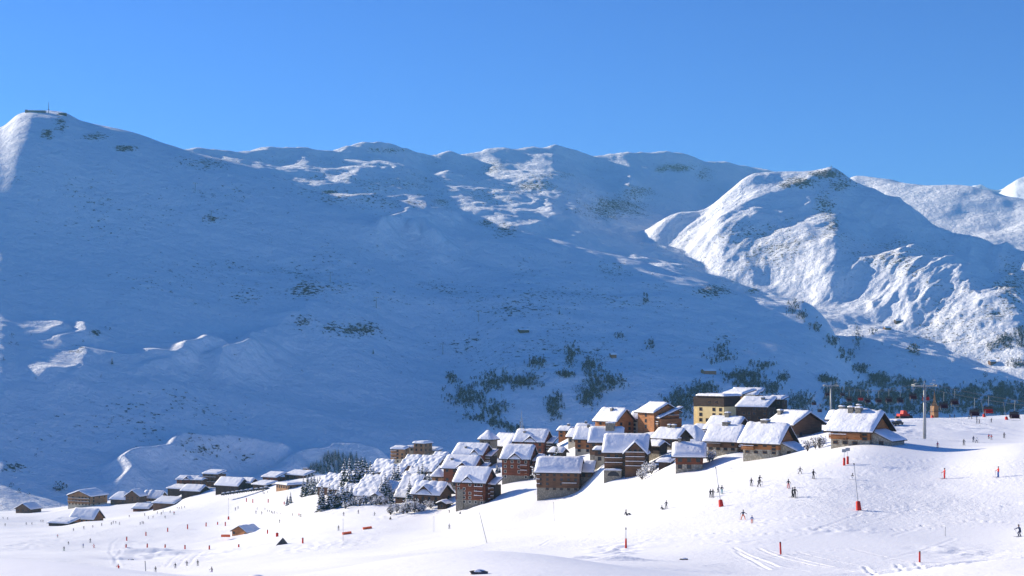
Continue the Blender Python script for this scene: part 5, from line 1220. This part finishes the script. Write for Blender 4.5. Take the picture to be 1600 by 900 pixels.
for i, (u, v) in enumerate([(350,771),(357,770),(364,769),(371,768),(378,767),(385,766),(393,765),(401,764),(409,763),(416,762)]):
    Yc_ = 872; x = (u - 800) / F * Yc_; z = ground(x, Yc_)
    z = max(z, (VH - v) / F * Yc_ - 1.2)
    if first: c0.location = (x, Yc_, z); c0.rotation_euler = (0, 0, 1.2); first = False; c0['label'] = 'dark car under snow in the parked row left of the beige hall'; c0['group'] = 'parked cars under snow'
    else: dup(c0, (x, Yc_, z), 1.2 + 0.1 * (i % 3), 'dark car under snow in the parked row left of the beige hall', 'parked cars under snow')
for (u, Y_, l) in [(1023, 462, 'dark car parked in the shaded lane right of the balconied block'), (1393, 455, 'dark snow-topped car left of the red snow groomer'), (1403, 458, 'dark car just left of the red snow groomer')]:
    x = (u - 800) / F * Y_; d = dup(c0, (x, Y_, ground(x, Y_)), 0.8, l, None)
    if 'group' in d: del d['group']
x, y, z = at_near(1411, 653, 300); T = empty('snow_groomer', (x, y, z), 0.3); tag(T, 'red snow groomer parked on the plateau behind the orange chalet', 'snow groomer')
m = MB(); m.box(-2, 2, -1.1, 1.1, .9, 1.7); m.raw([(-.6,-1,1.7),(1.3,-1,1.7),(1.3,1,1.7),(-.6,1,1.7),(-.4,-.9,2.9),(.8,-.9,2.9),(.8,.9,2.9),(-.4,.9,2.9)], [(4,5,6,7),(0,1,5,4),(1,2,6,5),(2,3,7,6),(3,0,4,7)]); m.build('body', M['red'], T)
for s in (-1, 1): m = MB(); m.box(-2.3, 2.3, s * 1.4 - .5, s * 1.4 + .5, 0, .85); m.build('track', M['black'], T)
m = MB(); m.raw([(2.4,-1.9,.1),(2.9,-1.9,.1),(2.7,-1.9,1.2),(2.4,1.9,.1),(2.9,1.9,.1),(2.7,1.9,1.2)], [(0,1,2),(5,4,3),(0,3,4,1),(1,4,5,2),(2,5,3,0)]); m.build('blade', M['black'], T)
# rocks breaking through the foreground snow
for (u, Y_, r, l) in [(748, 64, .3, 'upper of two dark rocks poking through the foreground snow'), (752, 58.5, .36, 'lower of two dark rocks poking through the foreground snow'), (1069, 190, .4, 'dark stone in the snow hollow right of the red post'), (219, 520, 1.1, 'dark rock in the hollow at lower left, below the red posts'), (205, 512, .8, 'small dark rock left of the larger one in the hollow')]:
    x = (u - 800) / F * Y_; z = ground(x, Y_); rr = random.Random(int(u)); bm = bmesh.new(); bmesh.ops.create_icosphere(bm, subdivisions=2, radius=r)
    for v_ in bm.verts: v_.co *= 1 + rr.uniform(-.22, .22); v_.co.z *= .55; v_.co.x *= 1.5
    me = bpy.data.meshes.new('rock'); bm.to_mesh(me); bm.free(); me.materials.append(M['rock']); o = bpy.data.objects.new('rock', me); COL.objects.link(o); o.location = (x, Y_, z + r * .1); tag(o, l, 'rock')
    m = MB(); m.tube([(0, 0, r * .3), (0, 0, r * .5), (0, 0, r * .62)], [r * .9, r * .6, r * .15], 8); sn_ = m.build('snow_cap', M['snow'], o, True); sn_.scale = (1.3, 1, 1)
# ------------------------------------------------------------------ skiers
def body_mesh(name, joints, edges):
    me = bpy.data.meshes.new(name); me.from_pydata([j[0] for j in joints], edges, []); me.update()
    o = bpy.data.objects.new(name, me); COL.objects.link(o)
    md = o.modifiers.new('skin', 'SKIN'); md.branch_smoothing = 0.4
    sv = me.skin_vertices[0].data
    for i, j in enumerate(joints): sv[i].radius = (j[1], j[1] * (j[2] if len(j) > 2 else 1))
    sv[0].use_root = True
    o.modifiers.new('sub', 'SUBSURF').levels = 1
    dg = bpy.context.evaluated_depsgraph_get(); ev = o.evaluated_get(dg); nm = bpy.data.meshes.new_from_object(ev)
    bpy.data.objects.remove(o); return nm
E_ = [(0,1),(1,2),(2,3),(3,4),(4,5),(2,6),(6,7),(7,8),(8,9),(2,10),(10,11),(11,12),(12,13),(0,14),(14,15),(15,16),(16,17),(0,18),(18,19),(19,20),(20,21)]
def joints(pose):
    if pose == 'stand': hip, ch, hd, el, ha, kn, an = (0,0,.95), (0,.02,1.38), (0,-.02,1.64), (.34,-.08,1.14), (.36,-.34,1.0), (.14,-.06,.52), (.15,0,.1)
    elif pose == 'ski': hip, ch, hd, el, ha, kn, an = (0,.14,.8), (0,-.1,1.18), (0,-.2,1.44), (.38,-.22,1.0), (.4,-.48,.95), (.15,-.16,.46), (.15,.04,.1)
    elif pose == 'wide': hip, ch, hd, el, ha, kn, an = (0,.05,.86), (.02,-.02,1.28), (.02,-.08,1.54), (.42,-.05,1.1), (.55,-.3,1.0), (.26,-.1,.48), (.36,0,.1)
    else: hip, ch, hd, el, ha, kn, an = (0,.1,.16), (0,.25,.58), (0,.2,.86), (.3,.3,.35), (.34,.4,.12), (.18,-.32,.42), (.2,-.62,.12)
    V = Vector; J = []
    hp, c = V(hip), V(ch)
    J += [(hp,.16,.85), (hp.lerp(c,.45),.15,.8), (hp.lerp(c,.9),.17,.75), (c.lerp(V(hd),.4),.075), (V(hd)+V((0,-.01,-.02)),.095,1.1), (V(hd)+V((0,0,.1)),.085,1.1)]
    for s in (-1, 1):
        J += [(c + V((s*.17,0,-.02)),.085), (V((s*el[0],el[1],el[2])),.062), (V((s*ha[0],ha[1],ha[2])),.045), (V((s*ha[0],ha[1]-.08,ha[2]-.02)),.05)]
    for s in (-1, 1):
        J += [(hp + V((s*.09,0,-.08)),.115), (V((s*kn[0],kn[1],kn[2])),.085), (V((s*an[0],an[1],an[2])),.08), (V((s*an[0],an[1]-.17,an[2]-.03)),.07)]
    return [(tuple(j[0]),) + j[1:] for j in J], hd, ha, an
colcache = {}
def cmat(c):
    cols = dict(black=(.02,.02,.025), dark=(.035,.035,.045), navy=(.02,.035,.09), blue=(.03,.1,.35), teal=(.03,.35,.4), red=(.65,.03,.02), orange=(.8,.16,.04), pink=(.8,.08,.2), grey=(.25,.26,.28), white=(.75,.76,.78), purple=(.18,.07,.3), brown=(.12,.06,.04), skin=(.5,.3,.22), green=(.05,.2,.08))
    if c not in colcache: colcache[c] = plain(c + '_cloth' if c != 'skin' else 'skin', cols[c], .7, .1, 4)
    return colcache[c]
def person_proto(pose):
    J, hd, ha, an = joints(pose); me = body_mesh('body', J, E_)
    for c in ('dark', 'black', 'skin'): me.materials.append(cmat(c))
    waist = .9 if pose != 'sit' else .22
    for p in me.polygons:
        c = p.center
        if pose == 'sit': p.material_index = 1 if c.y < -.02 or c.z < .18 else 0
        else: p.material_index = 1 if (c.z < waist * .97 and abs(c.x) < (.33 if pose != 'wide' else .5) and not (c.y < ha[1] + .2 and abs(c.x) > .3 and c.z > .8)) else 0
        if (c - Vector(hd)).length < .14 and c.y < hd[1] - .03 and c.z < hd[2] + .05: p.material_index = 2
        p.use_smooth = True
    T = empty('person', (0, 0, 0)); tag(T, 'x', 'person')
    b = bpy.data.objects.new('body', me); COL.objects.link(b); b.parent = T
    bm = bmesh.new(); bmesh.ops.create_icosphere(bm, subdivisions=2, radius=.135)
    bmesh.ops.delete(bm, geom=[v for v in bm.verts if v.co.z < -.03 and v.co.y < .02], context='VERTS')
    hm = bpy.data.meshes.new('helmet'); bm.to_mesh(hm); bm.free(); hm.materials.append(cmat('black'))
    h_ = bpy.data.objects.new('helmet', hm); COL.objects.link(h_); h_.parent = T; h_.location = (hd[0], hd[1] + .01, hd[2] + .05)
    for s in (-1, 1):
        m = MB(); ax, ay = s * an[0], an[1]
        if pose != 'sit': m.box(ax - .05, ax + .05, ay - .85, ay + .7, .0, .025); m.raw([(ax-.05,ay-.85,.0),(ax+.05,ay-.85,.0),(ax+.04,ay-1.0,.1),(ax-.04,ay-1.0,.1),(ax-.05,ay-.85,.025),(ax+.05,ay-.85,.025),(ax+.04,ay-1.0,.12),(ax-.04,ay-1.0,.12)], [(0,3,2,1),(4,5,6,7),(0,4,7,3),(1,2,6,5)])
        else: m.box(ax - .05, ax + .05, ay - .7, ay + .6, .03, .055)
        m.build('ski', cmat('grey'), T)
        m = MB(); hx, hy, hz = s * ha[0], ha[1] - .06, ha[2]
        m.tube([(hx, hy, hz + .08), (hx * 1.15, hy + (.15 if pose != 'ski' else .6), .02 if pose != 'ski' else .35)], [.018, .014], 5)
        m.build('ski_pole', cmat('black'), T)
    return T
protos = {p: person_proto(p) for p in ('stand', 'ski', 'wide', 'sit')}
fresh = set(protos)
def person(u, v, pose, jac, tro, face, label, sc=1.0, group=None, ymin=180):
    x, y, z = at_near(u, v, ymin); P = protos[pose]
    if pose in fresh: fresh.discard(pose); T = P; T.location = (x, y, z + .02); T.rotation_euler = (0, 0, math.radians(face)); T.scale = (sc,) * 3; T['label'] = label
    else: T = dup(P, (x, y, z + .02), math.radians(face), label, group, sc)
    if group: T['group'] = group
    elif 'group' in T: del T['group']
    for c in T.children:
        if c.name.startswith('body'):
            if c.data.users > 0:
                for k, nm in enumerate((jac, tro)): c.material_slots[k].link = 'OBJECT'; c.material_slots[k].material = cmat(nm)
    return T
PE = [
 (1161,813,'wide','navy','orange',10,'skier in navy jacket and orange-red trousers beside a child',1.05), (1175,818,'stand','blue','orange',-10,'child skier in blue jacket, right of the adult in orange trousers',.75),
 (1035,797,'sit','dark','dark',30,'dark skier crouching beside a standing friend at mid slope',.9), (1041,796,'stand','dark','black',0,'dark skier standing next to the crouching one',1),
 (1110,778,'stand','dark','black',20,'left of two dark skiers close together left of the red-footed lance',1), (1114,777,'stand','black','dark',-20,'right of two dark skiers close together left of the red-footed lance',1),
 (1122,770,'ski','grey','dark',40,'grey-clad skier just left of the lance pole',1), (1128,772,'stand','dark','teal',0,'skier in turquoise trousers right of the lance pole',1),
 (1174,760,'stand','black','black',0,'black-clad skier, leftmost of the trio in mid slope',1), (1186,761,'wide','black','black',30,'black-clad skier with legs apart, lowest of the trio',1.1), (1187,754,'ski','black','dark',10,'dark skier directly above the one with legs apart',1),
 (1232,763,'stand','dark','red',0,'skier in black jacket and red trousers at upper mid slope',1.05), (1238,778,'wide','black','black',60,'black-clad skier with arms out, left of a close pair',1.15), (1242,778,'stand','black','black',0,'black-clad skier, right of a close pair',1.15),
 (1250,741,'wide','dark','dark',0,'dark skier in wide stance, highest on the slope',.95), (1271,749,'stand','black','black',20,'tall dark skier right of the one in wide stance',1.1), (1331,750,'ski','black','white',70,'small skier in black jacket and white trousers left of the tall lance',.85),
 (1476,748,'stand','red','red',-80,'skier all in red striding left on the right-hand piste',1.2), (1560,747,'stand','red','blue',-80,'skier in red jacket and blue trousers near the right edge',1.2), (1465,700,'stand','pink','dark',-20,'child in pink jacket on the shaded track',.85), (1506,696,'stand','dark','dark',0,'lone dark skier on the shaded track between pink child and white-clad pair',.9),
 (1521,691,'stand','navy','navy',0,'navy skier, left of the pair with one in white',.95), (1526,692,'wide','white','navy',20,'skier in white jacket beside the navy one',.9), (1545,686,'ski','red','dark',0,'skier in red jacket, left of two on the far shaded track',.9), (1549,687,'stand','red','grey',0,'skier in red jacket, right of two on the far shaded track',.85), (1569,685,'stand','black','black',0,'black-clad skier at the right end of the shaded track',.95),
 (1593,839,'ski','navy','navy',-60,'dark navy skier cut close by the right edge of the picture',1.15), (980,806,'sit','black','dark',60,'dark person sitting in the snow in the middle of the piste',1.3),
 (702,802,'ski','dark','dark',0,'small dark skier below the red-brown block nearest the piste',.9), (719,803,'sit','dark','dark',0,'tiny dark figure sitting right of the skier below the red-brown block',.9), (610,812,'sit','dark','brown',0,'small dark figure sitting below the snow-laden trees',1.1), (702,827,'stand','grey','dark',0,'grey skier alone in the middle foreground',1),
 (529,829,'stand','dark','dark',0,'dark skier left of the orange pads by the bare pole',1), (537,806,'stand','dark','dark',0,'dark skier above the bare pole below the left terraces',.9), (437,818,'stand','dark','dark',0,'dark skier alone right of the lone ski hut',1),
 (400,803,'stand','dark','dark',0,'dark skier, left of two instructors beneath the ski class line',1), (409,804,'stand','dark','dark',0,'dark skier, right of two instructors beneath the ski class line',1), (368,798,'stand','dark','dark',0,'dark skier, lower of two above the lone ski hut',1), (372,796,'stand','grey','dark',0,'grey skier, upper of two above the lone ski hut',1),
 (457,807,'stand','dark','dark',0,'dark skier alone left of the red-clad pair',.8), (467,808,'wide','red','dark',0,'skier in red jacket, left of a pair in mid piste',1), (470,809,'stand','dark','brown',0,'dark skier beside the one in red jacket in mid piste',.9),
 (309,884,'stand','dark','dark',0,'dark skier at the bottom, left of the one in purple trousers',1), (331,900,'wide','black','purple',-40,'skier in black jacket and purple trousers at the bottom edge',1.05), (115,830,'stand','dark','dark',0,'dark skier just below the orange barn',.9), (131,827,'stand','dark','dark',0,'dark skier right of the one below the orange barn',1),
 (90,840,'stand','red','dark',0,'skier in red jacket at far left below the orange barn',.9), (107,851,'ski','dark','dark',0,'dark skier leaning in a turn at lower left',.9), (100,861,'stand','dark','green',0,'dark skier, lowest of the lower left group',1.1), (130,856,'stand','blue','grey',0,'skier in blue jacket at lower left',1), (141,848,'stand','dark','dark',0,'tall dark skier above the one in red suit at lower left',1.1), (147,856,'ski','red','red',-30,'skier in red suit leaning into a turn at lower left',1.1),
 (165,896,'sit','dark','dark',0,'dark figure sitting at the bottom left',1), (185,892,'ski','red','red',0,'skier in bright red suit at the bottom left',1.3), (243,895,'stand','dark','grey',0,'dark skier, first of three along the bottom left',1), (274,888,'ski','dark','grey',0,'dark skier, second of three along the bottom left',1), (292,884,'ski','dark','dark',0,'dark skier, third of three along the bottom left',1),
 (272,804,'ski','red','dark',0,'skier in red jacket by the buried barn at the piste edge',1.2), (202,808,'ski','dark','dark',0,'dark skier leaning forward beside the brown bush',.9)]
for a in PE: person(*a, None, 350 if a[0] < 760 else 180)
GR = [([(402,797),(414,797),(418,800),(421,801),(424,802),(426,803),(429,803),(433,804),(438,805)], 'tiny dark skier standing in the ski class line above the lone hut', 'skiers of the class line', .8),
 ([(174,820),(177,818),(181,818),(187,820),(159,822),(145,825),(219,820),(222,819),(224,819)], 'tiny dark skier in the loose group right of the orange barn', 'skiers right of the orange barn', .9),
 ([(226,806),(232,811),(239,810),(246,803),(252,804),(255,801),(258,810),(266,802),(277,795),(280,796),(284,795),(288,794)], 'tiny dark skier in the crowd before the half-buried barn', 'skiers before the half-buried barn', .9),
 ([(41,820),(50,820),(64,816),(67,816),(8,822),(5,811),(12,812)], 'tiny dark skier at the far left edge of the snow', 'skiers at the far left edge', .9),
 ([(1484,652),(1491,653),(1514,655),(1518,655),(1526,656),(1526,662),(1530,662),(1549,660)], 'tiny dark skier on the plateau near the right skyline', 'skiers on the right plateau', .8),
 ([(411,772),(413,773),(418,771),(512,792),(533,794),(585,806),(560,803)], 'tiny dark walker on the path beside the beige hall and lodges', 'walkers beside the beige hall', .9)]
for pts, lab, grp, sc in GR:
    for i, (u, v) in enumerate(pts): person(u, v, ['stand', 'stand', 'ski'][i % 3], ['dark', 'navy', 'dark', 'brown', 'black'][i % 5], ['dark', 'black', 'grey'][i % 3], random.uniform(-60, 60), lab, sc, grp, 350)
# ------------------------------------------------------------------ blue haze volume added to lift and tint the shaded slopes
hm_ = bpy.data.materials.new('haze'); hm_.use_nodes = True; ht = hm_.node_tree; ht.nodes.clear()
pv = ht.nodes.new('ShaderNodeVolumePrincipled'); pv.inputs['Color'].default_value = (0.30, 0.72, 1.0, 1); pv.inputs['Density'].default_value = 0.00006; pv.inputs['Anisotropy'].default_value = 0.1
ho = ht.nodes.new('ShaderNodeOutputMaterial'); ht.links.new(pv.outputs[0], ho.inputs['Volume'])
_b = MB(); _b.box(-16000, 16000, -60, 14500, -4200, 1320)
hz_ = _b.build('haze', hm_); hz_['kind'] = 'stuff'; hz_['label'] = 'faint blue haze over the valley, added to lift the shaded slopes'; hz_['category'] = 'haze'
